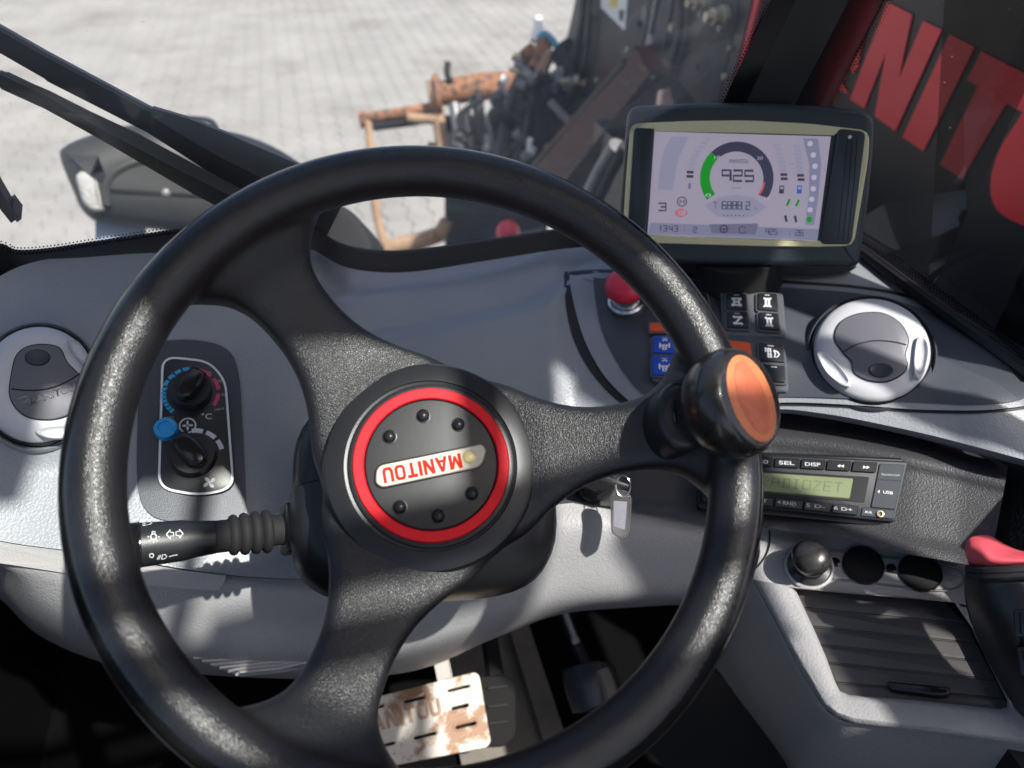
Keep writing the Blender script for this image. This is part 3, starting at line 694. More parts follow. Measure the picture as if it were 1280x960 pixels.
for k in range(34):
    px = 690 + rh.gauss(0, 22); py = 98 + rh.gauss(0, 7) + (px - 690) * 0.06
    if k > 22: px = 672 + rh.gauss(0, 14); py = 185 + rh.gauss(0, 12)
    if k > 30: px = 646 + rh.gauss(0, 5); py = 76 + rh.gauss(0, 6)
    r = rh.uniform(0.008, 0.022); D = 2.6 + rh.uniform(-.05, .05)
    tb('fitting', [(px - 3, py), (px + rh.uniform(2, 9), py + rh.uniform(-4, 5))], r, rh.choice(['brass', 'steel', 'sticker', 'machine_black', 'steel', 'machine_black']), D, 8, hs, 0)
tb('valve_block', [(655, 108), (690, 112), (730, 108)], 0.055, 'machine_black', 2.8, 8, hs)
tb('valve_block', [(700, 60), (712, 76), (716, 100)], 0.05, 'machine_black', 2.65, 8, hs)
for k in range(46):
    px = rh.uniform(560, 735); py = rh.uniform(112, 225) - (px - 600) * 0.06; dx = rh.gauss(0, 16); dy = rh.gauss(0, 16)
    tb(rh.choice(['hose', 'bracket', 'hose']), [(px - dx, py - dy), (px + rh.gauss(0, 5), py + rh.gauss(0, 5)), (px + dx, py + dy)], rh.uniform(.008, .026), rh.choice(['hose', 'machine_black', 'machine_black', 'hose', 'steel']), rh.uniform(2.7, 3.15), 7, hs, 3)
tb('silver_cap', [(655, 100), (662, 92)], 0.04, 'steel', 2.72, 12, hs)
# chassis nose and hood below the boom
ch = thing('chassis', 'black machine chassis below the windscreen and beside the cab', 'chassis', mw(0.2, 1.3, -2.05))
mk('nose', mbox(-0.35, 0.55, 0.95, 1.25, -1.2, -0.75), 'machine_black', ch, 20, world=True)
mk('engine_hood', mbox(0.66, 1.6, -1.6, 1.7, -1.6, -0.62), 'boom_black', ch, 20, world=True)
mk('cross_beam', mbox(0.35, 1.2, 1.2, 2.4, -1.7, -1.4), 'machine_black', ch, 20, world=True)
mk('axle', mbox(-0.9, 0.9, 1.2, 1.5, -1.7, -1.35), 'machine_black', ch, 20, world=True)
for sx in (-1, 1): mk('tyre', xf(Matrix.Translation(mw(sx * 0.95 + 0.05, 1.35, -1.5)) @ Matrix(((MR.x, MF.x, 0, 0), (MR.y, MF.y, 0, 0), (0, 0, 1, 0), (0, 0, 0, 1))) @ Matrix.Rotation(R(90), 4, 'Y'), lathe([(0.3, -0.16), (0.52, -0.17), (0.55, -0.12), (0.55, 0.12), (0.52, 0.17), (0.3, 0.16), (0.25, 0.0)], 28)), 'rubber', ch, 40, world=True) if sx < 0 else None
mk('black_cover', xf(Fr(at(430, 285, 1.15), -FW).M, prism(rpoly([V2(-.085, -.06), V2(.05, -.06), V2(.04, -.01), V2(.015, .025), V2(-.02, .045), V2(-.085, .045)], 0.02), -0.15, 0.0, 0.012, 3)), 'black_matte', ch, 40, world=True)
mk('cover_post', tube([at(430, 300, 1.2), mw(-0.15, 1.0, -0.85)], 0.03, 8), 'machine_black', ch, world=True)
# ---- lamp unit on the left front corner
LF = Fr(at(225, 235, 1.5), -(ray(225, 235)).normalized())
lamp = thing('front_lamp_unit', 'grey plastic lamp housing with ribbed white lens beyond the windscreen', 'lamp', LF.M)
ho = cr(LF.uvs([(74, 197), (80, 182), (110, 169), (160, 156), (225, 158), (300, 178), (372, 214), (390, 262), (360, 292), (280, 296), (200, 288), (130, 280), (104, 266), (90, 238)]), True, 5)
mk('housing', prism(ho, -0.16, 0.05, 0.068, 9), 'lamp_grey', lamp, 60)
le = rpoly(LF.uvs([(97, 221), (104, 214), (125, 213), (128, 228), (131, 246), (137, 262), (122, 266), (107, 255)]), 0.012)
mk('lens', prism(le, -0.02, 0.049, 0.010, 3), 'lamp_glass', lamp, 40)
bd = cr(LF.uvs([(136, 256), (135, 235), (145, 217), (170, 204), (205, 197)]), False, 5)
mk('moulded_ridge', tube([(p.x, p.y, 0.046) for p in bd], 0.009, 8), 'lamp_grey', lamp)
u = LF.uv(208, 241); mk('screw', shift(lathe([(0, 0.006), (0.006, 0.004), (0.009, 0), (0, 0)], 10), u.x, u.y, 0.05), 'steel', lamp)
mk('rear_shroud', prism(cr(LF.uvs([(262, 168), (310, 172), (372, 205), (410, 262), (392, 300), (330, 296), (296, 250), (270, 205)]), True, 5), -0.1, 0.062, 0.03, 5), 'lamp_black', lamp, 60)
mk('bracket', tube([LF.I @ at(330, 285, 1.55), LF.I @ mw(-0.25, 1.05, -0.85)], 0.04, 8), 'machine_black', lamp)
mk('lower_plate', prism(LF.uvs([(118, 276), (182, 282), (180, 312), (118, 312)]), -0.05, -0.02), 'pale_blue', lamp, 0)
MF2 = Fr(at(248, 165, 1.75), -(ray(248, 165)).normalized())
mir = thing('round_work_light', 'black rounded lamp back standing behind the grey lamp unit', 'lamp', MF2.M)
mk('shell', prism(cr(MF2.uvs([(196, 172), (205, 150), (225, 145), (255, 146), (270, 153), (278, 176), (270, 200), (220, 205)]), True, 4), -0.1, 0.04, 0.03, 5), 'lamp_black', mir, 60)
mk('bracket', tube([(0, 0, -0.05), MF2.I @ at(300, 270, 1.6)], 0.025, 8), 'machine_black', mir)
MF3 = Fr(at(335, 205, 1.6), -(ray(335, 205)).normalized())
bx = thing('grey_junction_box', 'pale grey box beside the lamps just above the wheel rim', 'box', MF3.M)
mk('box_body', prism(rpoly(MF3.uvs([(300, 184), (336, 181), (372, 205), (390, 235), (300, 240)]), 0.01), -0.1, 0.0, 0.008, 2), 'pale_blue', bx, 30)
mk('box_lid', prism(rpoly(MF3.uvs([(306, 186), (334, 184), (350, 212), (306, 214)]), 0.008), 0.0, 0.006, 0.003, 2), 'lamp_grey', bx, 30)
# ---- wiper: two parallel arms
wp = thing('windscreen_wiper', 'black twin-arm windscreen wiper crossing the upper left of the windscreen', 'wiper', at(200, 150, 0.9))
def wbar(name, pts, m, hgt, h0=0.02):
    """a flat bar lying just outside the glass; pts = pixel centre line with pixel width"""
    L = []; Q = []
    for i, (x, y, wd) in enumerate(pts):
        a = pts[max(i - 1, 0)]; c = pts[min(i + 1, len(pts) - 1)]; t = Vector((c[0] - a[0], c[1] - a[1])).normalized(); nn = V2(-t.y, t.x) * wd / 2
        L.append((x + nn.x, y + nn.y)); Q.append((x - nn.x, y - nn.y))
    P0 = WSP + WSN * h0; P1 = WSP + WSN * (h0 + hgt); k = len(pts)
    V = [on(a, b, P0, WSN) for a, b in L] + [on(a, b, P0, WSN) for a, b in Q]
    V += [v + WSN * hgt for v in V]; Fc = []
    for i in range(k - 1):
        Fc += [(i, i + 1, k + i + 1, k + i), (2 * k + i, 2 * k + i + 1, 3 * k + i + 1, 3 * k + i), (i, i + 1, 2 * k + i + 1, 2 * k + i), (k + i, k + i + 1, 3 * k + i + 1, 3 * k + i)]
    Fc += [(0, k, 3 * k, 2 * k), (k - 1, 2 * k - 1, 4 * k - 1, 3 * k - 1)]
    return mk(name, (V, Fc), m, wp, 40, world=True)
wbar('arm', [(-60, 18, 27), (0, 51, 27), (62, 87, 26), (66, 89, 29), (130, 122, 28), (190, 153, 28), (240, 180, 36), (300, 212, 48), (360, 242, 50), (420, 272, 50)], 'wiper_black', 0.004)
wbar('arm_flange', [(190, 140, 10), (230, 158, 22), (280, 182, 30), (340, 210, 34), (420, 245, 36)], 'wiper_grey', 0.003, 0.013)
wbar('arm_rib', [(-60, 2, 5), (0, 36, 5), (60, 70, 5), (190, 139, 5)], 'wiper_grey', 0.003, 0.013)
wbar('arm', [(-40, 82, 12), (0, 100, 12), (6, 103, 19), (60, 128, 18), (130, 166, 19), (190, 200, 21), (250, 233, 25), (320, 266, 30)], 'wiper_black', 0.004)
wbar('arm_flange', [(0, 91, 3), (60, 118, 6), (110, 146, 11), (170, 176, 15), (230, 208, 14), (300, 244, 12)], 'wiper_grey', 0.002, 0.013)
bl = thing('wiper_blade', 'short black tip of a wiper blade at the left edge of the windscreen', 'wiper', on(5, 265, WSP + WSN * 0.02, WSN))
wp_keep = wp; wp = bl
wbar('blade', [(-30, 200, 16), (-6, 240, 14), (8, 262, 12), (18, 276, 10)], 'wiper_black', 0.012, 0.006)
wbar('blade_clip', [(14, 262, 6), (24, 276, 7)], 'wiper_black', 0.016, 0.006)
wp = wp_keep

# ================================================================== DASHBOARD
dashD0 = TPS([(-80, 330, .62), (20, 322, .655), (230, 290, .69), (385, 300, .745), (440, 330, .77), (520, 335, .797), (700, 303, .819), (880, 275, .847), (1045, 298, .835), (1160, 375, .74), (1290, 466, .64),
              (50, 480, .62), (240, 490, .652), (400, 430, .70), (560, 440, .738), (700, 440, .748), (800, 425, .735), (940, 400, .722), (1085, 440, .678), (1230, 500, .625),
              (0, 680, .565), (150, 695, .587), (280, 717, .61), (420, 722, .645), (560, 690, .68), (700, 592, .70), (800, 550, .70), (960, 512, .69), (1100, 530, .655), (1200, 552, .63), (1300, 582, .60)], 0.002)
L1 = [(380, 384), (440, 371), (560, 350), (640, 331), (680, 313), (710, 300)]
L2 = [(380, 442), (440, 428), (560, 406), (640, 388), (672, 378), (696, 362), (716, 346), (745, 338), (800, 334)]
def dashD(px, py):
    d = dashD0(px, py)
    k = sst(395, 440, px) * (1 - sst(760, 800, px))
    if k > 0:
        y1 = interp(L1, px); y2 = interp(L2, px)
        d += k * (0.026 - 0.010 * sst(y1 - 3, y1 + 3, py) * (1 - sst(690, 720, px)) - 0.021 * sst(y2 - 11, y2 + 9, py))
    r = math.hypot(px - 62, (py - 478) * 1.0) / 118
    if r < 1: d -= 0.016 * sst(0, 1, (1 - r) * 1.6)
    return d
def dn(px, py, Df=None, h=10):                                   # surface normal towards the driver
    Df = Df or dashD; a = at(px - h, py, Df(px - h, py)); b = at(px + h, py, Df(px + h, py)); c = at(px, py - h, Df(px, py - h)); d = at(px, py + h, Df(px, py + h))
    n = (b - a).cross(c - d).normalized(); return n if n.dot(C - at(px, py, Df(px, py))) > 0 else -n
T_ = [(p.x, p.y) for p in cr([(-90, 420), (-40, 372), (0, 345), (40, 328), (110, 316), (225, 295), (320, 283), (385, 291), (430, 315), (480, 322), (540, 320), (620, 307), (700, 294), (800, 286), (880, 274), (960, 277), (1045, 297), (1160, 374), (1220, 416), (1300, 473)], False, 6)]
B_ = [(p.x, p.y) for p in cr([(-90, 652), (0, 676), (100, 690), (165, 700), (280, 718), (400, 722), (520, 700), (620, 640), (700, 592), (780, 556), (860, 530), (960, 512), (1030, 517), (1100, 530), (1180, 548), (1300, 580)], False, 6)]
dash = thing('dashboard', 'grey grained dashboard wrapping round behind the steering wheel', 'dashboard', at(640, 560, 0.72))
NX, NY = 190, 150
rows = []
for j in range(NY + 1):
    t = j / NY; r = []
    for i in range(NX + 1):
        x = -90 + 1390 * i / NX; y = interp(T_, x) * (1 - t) + interp(B_, x) * t; r.append(at(x, y, dashD(x, y)))
    rows.append(r)
last = rows[-1]
rows.append([p + FW * 0.012 - UP * 0.004 for p in last]); rows.append([p + FW * 0.05 - UP * 0.002 for p in last])
mk('fascia', grid(rows), 'dash_grey', dash, 50, world=True)
def patch(outline, Df, off, rings=(1, .985, .95, .85, .7, .5, .3, .12), skirt=0.004, sub=5, cen=None):
    """a thin panel with the given pixel outline, lying on the surface Df"""
    o = cr(outline, True, sub) if sub else [Vector(p) for p in outline]; n = len(o); c = Vector(cen) if cen else sum(o, Vector((0, 0))) / n
    V = [at(p.x, p.y, Df(p.x, p.y) - off + skirt) for p in o]; Fc = []
    for s in rings: V += [at(q.x, q.y, Df(q.x, q.y) - off) for q in (c + (p - c) * s for p in o)]
    V.append(at(c.x, c.y, Df(c.x, c.y) - off)); m = len(rings) + 1
    for r in range(m - 1):
        for i in range(n): j = (i + 1) % n; Fc.append((r * n + i, r * n + j, (r + 1) * n + j, (r + 1) * n + i))
    Fc += [((m - 1) * n + i, (m - 1) * n + (i + 1) % n, m * n) for i in range(n)]
    return V, Fc
sp_out = [(712, 350), (722, 344), (770, 341), (860, 346), (960, 353), (1080, 362), (1160, 380), (1230, 415), (1292, 462), (1296, 500), (1240, 512), (1150, 512), (1080, 507), (985, 503), (890, 508), (810, 512), (785, 500), (752, 465), (727, 415)]
mk('panel_groove', patch([(705, 348), (716, 339), (770, 337), (860, 342), (960, 349), (1080, 358), (1163, 376), (1235, 412), (1297, 460), (1298, 503), (1240, 516), (1150, 516), (1080, 511), (985, 507), (890, 512), (808, 517), (776, 504), (740, 467), (714, 416)], dashD, 0.0008, skirt=0.003, cen=(990, 435)), 'rubber', dash, 40, world=True)
mk('panel_surround', patch(sp_out, dashD, 0.003, skirt=0.004, cen=(990, 435)), 'dash_grey', dash, 40, world=True)
mk('switch_plate', patch([(742, 352), (752, 348), (800, 347), (870, 351), (960, 358), (1075, 367), (1150, 385), (1220, 420), (1284, 466), (1284, 496), (1230, 505), (1150, 503), (1080, 499), (985, 496), (890, 500), (830, 504), (806, 494), (776, 460), (752, 412)], dashD, 0.0045, skirt=0.003, cen=(990, 435)), 'panel_grey', dash, 40, world=True)
# ---- radio surround (dark recessed panel under the right half)
def rsD(x, y): return interp([(560, .70), (700, .705), (860, .70), (960, .692), (1100, .660), (1200, .638), (1320, .605)], x) - 0.0003 * (y - interp([(600, 640), (760, 600), (960, 560), (1140, 570), (1300, 610)], x)) + 0.006
rt = [(620, 560), (700, 575), (780, 550), (860, 530), (960, 518), (1030, 523), (1100, 535), (1180, 553), (1262, 575)]
rb = [(620, 660), (700, 628), (780, 634), (860, 646), (945, 658), (1040, 671), (1130, 692), (1200, 704), (1236, 712)]
rows = []
for j in range(23):
    t = j / 22; r = []
    for i in range(61):
        s = i / 60; k = s * 8; a = Vector(rt[min(int(k), 7)]).lerp(Vector(rt[min(int(k), 7) + 1]), k - min(int(k), 7)); b = Vector(rb[min(int(k), 7)]).lerp(Vector(rb[min(int(k), 7) + 1]), k - min(int(k), 7)); p = a.lerp(b, t)
        dd = rsD(p.x, p.y) + 0.02 * (1 - sst(0, 0.14, t)) - 0.004 * sst(0.82, 0.95, t) - 0.004 * sst(0.12, 0.2, t) * (1 - sst(0.24, 0.3, t))
        r.append(at(p.x, p.y, dd))
    rows.append(r)
mk('radio_surround', grid(rows), 'charcoal', dash, 50, world=True)
mk('side_wall', loft([[at(1225, 560, .66), at(1262, 576, .645), at(1310, 592, .60), at(1400, 620, .52)], [at(1225, 640, .66), at(1249, 640, .64), at(1310, 660, .60), at(1400, 690, .52)], [at(1200, 720, .66), at(1236, 716, .632), at(1310, 760, .60), at(1400, 800, .52)]]), 'black_grain', dash, 40, world=True)
# ---- light grey lower panel
lp = [[(-90, 652, .555), (0, 677, .566), (100, 691, .582), (165, 701, .592), (280, 719, .613), (400, 723, .645), (520, 700, .68), (620, 655, .695), (700, 630, .70), (780, 634, .703), (860, 646, .70), (950, 658, .69)],
      [(-90, 672, .552), (0, 690, .563), (100, 708, .578), (165, 718, .588), (280, 735, .609), (400, 745, .64), (520, 738, .672), (620, 695, .686), (700, 662, .69), (780, 662, .692), (860, 670, .689), (958, 682, .68)],
      [(-90, 690, .556), (0, 705, .567), (100, 745, .582), (165, 762, .593), (280, 775, .616), (400, 780, .645), (520, 778, .676), (620, 735, .690), (700, 705, .694), (780, 702, .695), (860, 706, .692), (952, 712, .682)],
      [(-90, 700, .575), (0, 712, .582), (60, 762, .594), (150, 800, .610), (280, 818, .630), (400, 822, .657), (520, 812, .688), (620, 772, .702), (700, 748, .706), (780, 742, .706), (860, 742, .702), (945, 742, .69)],
      [(-90, 715, .62), (-10, 730, .63), (50, 785, .645), (145, 824, .66), (280, 838, .678), (400, 842, .70), (520, 832, .725), (620, 792, .735), (700, 764, .735), (780, 756, .735), (860, 752, .73), (935, 756, .71)],
      [(-90, 725, .70), (-10, 742, .71), (50, 795, .72), (145, 832, .73), (280, 845, .74), (400, 848, .75), (520, 838, .77), (620, 797, .78), (700, 768, .78), (780, 760, .78), (860, 756, .77), (930, 760, .75)]]
mk('lower_panel', loft([[at(*p) for p in r] for r in lp], 6, 6), 'light_grey', dash, 60, world=True)
def lpD(x, y):
    return interp([(-90, .552), (0, .563), (100, .578), (165, .588), (280, .609), (400, .64)], x) - 0.001
mk('panel_lid', patch([(-60, 676), (0, 683), (100, 697), (170, 706), (270, 718), (282, 720), (276, 734), (262, 738), (165, 729), (60, 713), (0, 704), (-60, 696)], lpD, 0.0012, rings=(1, .97, .8, .4), skirt=0.004, sub=5), 'light_lid', dash, 50, world=True)
# ribbed trim strip under the lower panel
for k in range(6):
    o_ = 1.0 * k * 4.2; e_ = 12 * k
    mk('trim_rib', tube([at(x, y + o_, D) for x, y, D in ((242 + e_ * 0.9, 822, .634), (300, 819, .642), (350, 814, .651), (402 - e_ * .3, 806, .660))], 0.0014, 6), 'light_lid', dash, world=True)
mk('trim_strip', loft([[at(238, 820, .637), at(300, 817, .645), at(350, 812, .654), at(420, 803, .664)], [at(300, 846, .66), at(330, 843, .664), at(370, 838, .672), at(430, 826, .68)]], 4, 3), 'light_grey', dash, world=True)
mk('monitor_plinth', patch([(800, 318), (880, 320), (980, 324), (1062, 326), (1064, 338), (1010, 344), (900, 342), (808, 338)], dashD, 0.012, rings=(1, .9, .6, .3), skirt=0.014, sub=3), 'black_matte', dash, 40, world=True)

# ================================================================== AIR VENTS
def vent(label, cx, cy, rx, ry, inner, flap, dim, scoops, letters=None):
    pc = at(cx, cy, dashD(cx, cy) - 0.006); n = (dn(cx, cy, dashD0, 40) + (C - pc).normalized() * 0.9).normalized(); fr = Fr(pc, n)
    v = thing('air_vent', label, 'vent', fr.M, 'round silver air vents')
    u = fr.uv(cx + rx, cy); q = fr.uv(cx, cy - ry); a = abs(u.x); b = abs(q.y)
    ring = lambda s: circ(a * s, 64, ry=b * s)
    def dome(prof, m, nm, par=v): return mk(nm, ([(p[0], p[1], z) for s, z in prof for p in circ(a * s, 64, ry=b * s)], [(r * 64 + i, r * 64 + (i + 1) % 64, (r + 1) * 64 + (i + 1) % 64, (r + 1) * 64 + i) for r in range(len(prof) - 1) for i in range(64)]), m, par, 40)
    dome([(1.15, -0.022), (1.13, -0.003), (1.09, -0.0005), (1.05, -0.003), (1.03, -0.012)], 'panel_grey' if letters is None else 'dash_grey', 'collar')
    dome([(1.035, -0.012), (1.03, 0.001), (1.0, 0.003), (0.98, 0.0)], 'black_gloss', 'gap_ring')
    dome([(1.0, -0.01), (0.995, 0.002), (0.975, 0.005), (0.93, 0.0075), (0.8, 0.0100), (0.66, 0.0112), (0.5, 0.0105), (0.02, 0.0100)], 'silver', 'ring')
    io = cr(fr.uvs(inner, 0.011), True, 5)
    mk('seam', prism([p * 1.02 for p in io], 0.008, 0.0119), 'black_matte', v, 20)
    d = mk('flap', prism(io, 0.009, 0.0128, 0.0012, 2), 'vent_grey', v, 30)
    fl = cr(fr.uvs(flap, 0.013), False, 8); mk('flap_line', ribbon(fl, 0.0011, 0.01315), 'black_matte', d, 0)
    c0 = fr.uv(*dim[:2], 0.013); k = abs(fr.uv(dim[0] + dim[2], dim[1], 0.013).x - c0.x); k2 = abs(fr.uv(dim[0], dim[1] + dim[3], 0.013).y - c0.y)
    mk('thumb_dimple', ([(c0.x + x * k, c0.y + y * k2, z) for s, z in ((1.15, .0130), (1.0, .0142), (.85, .0138), (.5, .0132), (0.05, .0131)) for x, y in circ(s, 28)], [(r * 28 + i, r * 28 + (i + 1) % 28, (r + 1) * 28 + (i + 1) % 28, (r + 1) * 28 + i) for r in range(4) for i in range(28)]), 'monitor_case', d, 40)
    for s in scoops:
        o = cr(fr.uvs(s, 0.011), True, 6); c_ = sum(o, V2(0, 0)) / len(o); m = len(o)
        V = []
        for sc_, z in ((1.06, .0105), (1.0, .0140), (.9, .0145), (.75, .0125), (.3, .0115)): V += [(*(c_ + (p - c_) * sc_), z) for p in o]
        mk('finger_grip', (V, [(r * m + i, r * m + (i + 1) % m, (r + 1) * m + (i + 1) % m, (r + 1) * m + i) for r in range(4) for i in range(m)] + [tuple(range(4 * m, 5 * m))]), 'silver', v, 50)
    if letters:
        text('lettering', 'MANITOU', letters[0], letters[1], letters[2], fr, 'vent_mid', d, 0.0129, 0.15, 0.02, 0.0006)
        pxline('arrow_mark', [[(24, 503), (36, 499), (37, 504), (28, 508), (38, 506)]], 1.6, fr, 'vent_mid', d, 0.0134)
    return v, fr
vent('round silver air vent left of the steering wheel with raised lettering', 50, 481, 70, 72,
     [(12, 492), (14, 470), (20, 446), (34, 434), (56, 431), (75, 436), (83, 452), (92, 462), (104, 474), (108, 492), (98, 510), (80, 521), (58, 525), (34, 521), (19, 509)],
     [(14, 486), (36, 488), (60, 486), (82, 478), (100, 467)], (47, 447, 14, 9), [[(86, 425), (100, 430), (114, 452), (112, 462), (100, 452), (88, 438)], [(46, 540), (66, 534), (100, 534), (104, 540), (84, 548), (60, 548)]], ((40, 511), (98, 491), 11))
vent('round silver air vent right of the switches', 1088, 438, 75, 63,
     [(1043, 424), (1050, 404), (1072, 393), (1102, 392), (1124, 404), (1135, 424), (1131, 444), (1134, 456), (1127, 468), (1108, 477), (1086, 476), (1068, 467), (1064, 452), (1054, 441)],
     [(1053, 441), (1070, 431), (1092, 426), (1115, 427), (1133, 431)], (1101, 463, 14, 8), [[(1021, 444), (1030, 442), (1048, 458), (1062, 478), (1058, 484), (1044, 478), (1030, 464)], [(1146, 424), (1156, 424), (1160, 440), (1156, 462), (1148, 474), (1142, 468), (1142, 444)]])

# ================================================================== CLIMATE PANEL
cn = dn(245, 540, dashD, 40); cf = Fr(at(245, 540, dashD(245, 540) - 0.004), cn)
cl = thing('climate_panel', 'black heater control panel with two rotary knobs seen through the wheel', 'control panel', cf.M)
mk('recess_frame', patch([(176, 440), (200, 427), (245, 425), (283, 436), (298, 465), (303, 530), (307, 610), (304, 645), (270, 654), (215, 652), (185, 640), (172, 605), (172, 520)], dashD, 0.002, rings=(1, .985, .93, .8, .5, .2), skirt=0.003, sub=4), 'panel_grey', cl, 50, world=True)
po = rpoly(cf.uvs([(203, 446), (262, 452), (284, 476), (295, 612), (250, 622), (197, 612)]), 0.012, 6)
mk('plate', prism(po, -0.006, 0.0025, 0.001, 2), 'black_plastic', cl, 30)
li = rpoly(cf.uvs([(204, 447), (261, 453), (282, 477), (292, 611), (250, 620), (199, 611)]), 0.012, 6)
mk('outline_print', ribbon(li, 0.0018, 0.0028, True), 'white_print', cl, 0)
kpx = (cf.uv(250, 540) - cf.uv(240, 540)).length / 10
def arc(c, r, a0, a1, m, wd, gaps=0, nm='scale_arc'):
    cc = cf.uv(*c); gs = []; n = max(1, gaps); da = (a1 - a0) / n
    for k in range(n):
        b0 = a0 + da * k + (0.12 * da if gaps else 0); b1 = a0 + da * (k + 1) - (0.12 * da if gaps else 0)
        gs.append(ribbon([V2(cc.x + r * kpx * math.cos(R(b0 + (b1 - b0) * q / 6)), cc.y + r * kpx * math.sin(R(b0 + (b1 - b0) * q / 6))) for q in range(7)], wd * kpx, 0.003))
    mk(nm, join(*gs), m, cl, 0)
arc((240, 492), 35, 232, 168, 'cyan_print', 6, 7); arc((240, 492), 35, 166, 95, 'cyan_print', 5, 4); arc((240, 492), 34, 80, -38, 'pink_print', 5, 3)
arc((243, 571), 35, 100, 10, 'white_print', 6, 3)
def rotary(cx, cy, rp, ang, lab):
    c = cf.uv(cx, cy); r = rp * kpx
    k = mk('rotary_knob', shift(lathe([(r * 1.08, 0.002), (r * 1.06, 0.010), (r * 0.99, 0.013), (0, 0.013)], 36), c.x, c.y, 0), 'black_plastic', cl, 40)
    w_ = r * 0.52; g = prism([V2(r * .98, -w_ * .75), V2(r * 1.02, 0), V2(r * .98, w_ * .75), V2(r * .3, w_), V2(-r * .5, w_ * .9), V2(-r * .86, w_ * .35), V2(-r * .86, -w_ * .35), V2(-r * .5, -w_ * .9), V2(r * .3, -w_)], 0.012, 0.024, 0.003, 3)
    mk('grip', xf(Matrix.Translation((c.x, c.y, 0)) @ Matrix.Rotation(R(ang), 4, 'Z'), g), 'black_gloss', k, 40)
    return k
rotary(240, 491, 25, 62, 0); rotary(243, 571, 27, 130, 0)
u = cf.uv(209, 539); mk('blue_button', shift(lathe([(0.0095, 0.002), (0.0095, 0.008), (0.0085, 0.011), (0.0055, 0.012), (0.005, 0.011), (0, 0.011)], 28), u.x, u.y, 0), 'blue_button', cl, 40)
u = cf.uv(235, 533); mk('fan_symbol_ring', ribbon(circ(0.0062, 28, u.x, u.y), 0.0012, 0.0028, True), 'white_print', cl, 0)
mk('fan_symbol', join(*[prism(circ(.0019, 10, u.x + .0024 * math.cos(a), u.y + .0024 * math.sin(a), .0009, a), .0027, .0029) for a in (0.05, 1.62, 3.19, 4.76)]), 'white_print', cl, 0)
u = cf.uv(262, 604); mk('fan_symbol', join(*[prism(circ(.0024, 12, u.x + .0031 * math.cos(a), u.y + .0031 * math.sin(a), .0014, a + .25), .0027, .0029) for a in (.6, 2.17, 3.74, 5.31)] + [prism(circ(.0010, 10, u.x, u.y), .0027, .00295)]), 'white_print', cl, 0)
text('print', '°C', (252, 525), (265, 525), 8, cf, 'white_print', cl, 0.0028)
text('print', 'MIN', (206, 525), (217, 524), 3, cf, 'grey_print', cl, 0.0028); text('print', 'MAX', (269, 515), (281, 513), 3, cf, 'grey_print', cl, 0.0028)
for s, x, y in (('18', 200, 504), ('20', 205, 488), ('22', 215, 473), ('24', 236, 464), ('26', 259, 468), ('28', 272, 479), ('30', 277, 496)):
    text('print', s, (x, y), (x + 5, y), 3.2, cf, 'grey_print', cl, 0.0028)
pxline('scale_tick', [[(213, 566), (217, 559)], [(224, 553), (229, 548)], [(264, 549), (266, 546)], [(277, 560), (280, 558)]], 1.3, cf, 'grey_print', cl, 0.0028)

# ================================================================== SWITCHES
sf = Fr(at(905, 425, dashD(905, 425) - 0.0065), dn(905, 425, dashD0, 60))
def switch(label, q, m, icon=None, group='rocker switches on the switch plate', lamp=True):
    """q = pixel corners TL TR BR BL"""
    c = sum((Vector(p) for p in q), Vector((0, 0))) / 4; u = sf.uv(c.x, c.y); fr = Fr(sf.M @ Vector((u.x, u.y, 0)), sf.n)
    s = thing('rocker_switch', label, 'switch', fr.M, group)
    o = rpoly(fr.uvs(q), 0.0016, 3)
    mk('bezel', ringplate(offs(ccw(o), -0.0016), o, -0.004, 0.0012, 40), 'switch_frame', s, 30)
    k = mk('rocker', prism(o, -0.004, 0.003, 0.001, 2), m, s, 30)
    w_ = (Vector(q[1]) - Vector(q[0])).length; h_ = (Vector(q[3]) - Vector(q[0])).length; ex = (Vector(q[1]) - Vector(q[0])); ey = (Vector(q[3]) - Vector(q[0]))
    mp = lambda x, y: tuple(Vector(q[0]) + ex * x + ey * y)
    if lamp: pxline('tell_tale', [[mp(.36, .14), mp(.62, .14)]], 1.6, fr, 'grey_print', k, 0.0031)
    if icon: pxline('symbol', [[mp(x, y) for x, y in l] for l in icon[0]], icon[1], fr, 'white_print', k, 0.0031)
    return s
axle = [[(.28, .3), (.36, .24)], [(.64, .24), (.72, .3)]]
ic1 = ([[(.38, .3), (.38, .82)], [(.62, .3), (.62, .82)], [(.3, .36), (.7, .36)], [(.3, .76), (.7, .76)], [(.3, .3), (.3, .46)], [(.7, .3), (.7, .46)], [(.3, .68), (.3, .84)], [(.7, .68), (.7, .84)], [(.42, .56), (.58, .56)]], 2.6)
ic2 = ([[(.32, .3), (.44, .44)], [(.68, .3), (.56, .44)], [(.32, .84), (.44, .68)], [(.68, .84), (.56, .68)], [(.42, .4), (.42, .74)], [(.58, .4), (.58, .74)], [(.34, .36), (.66, .36)], [(.34, .78), (.66, .78)]], 2.6)
ic3 = ([[(.3, .3), (.42, .42)], [(.62, .3), (.74, .42)], [(.3, .7), (.42, .82)], [(.62, .7), (.74, .82)], [(.36, .36), (.68, .36)], [(.36, .76), (.68, .76)], [(.66, .38), (.4, .74)]], 2.8)
ic4 = ([[(.22, .3), (.5, .3)], [(.22, .42), (.5, .42)], [(.26, .3), (.26, .5)], [(.36, .3), (.36, .8)], [(.46, .3), (.46, .8)], [(.3, .62), (.52, .62)], [(.3, .74), (.52, .74)], [(.6, .36), (.74, .42), (.82, .56), (.74, .7), (.6, .74), (.66, .56), (.6, .36)]], 1.5)
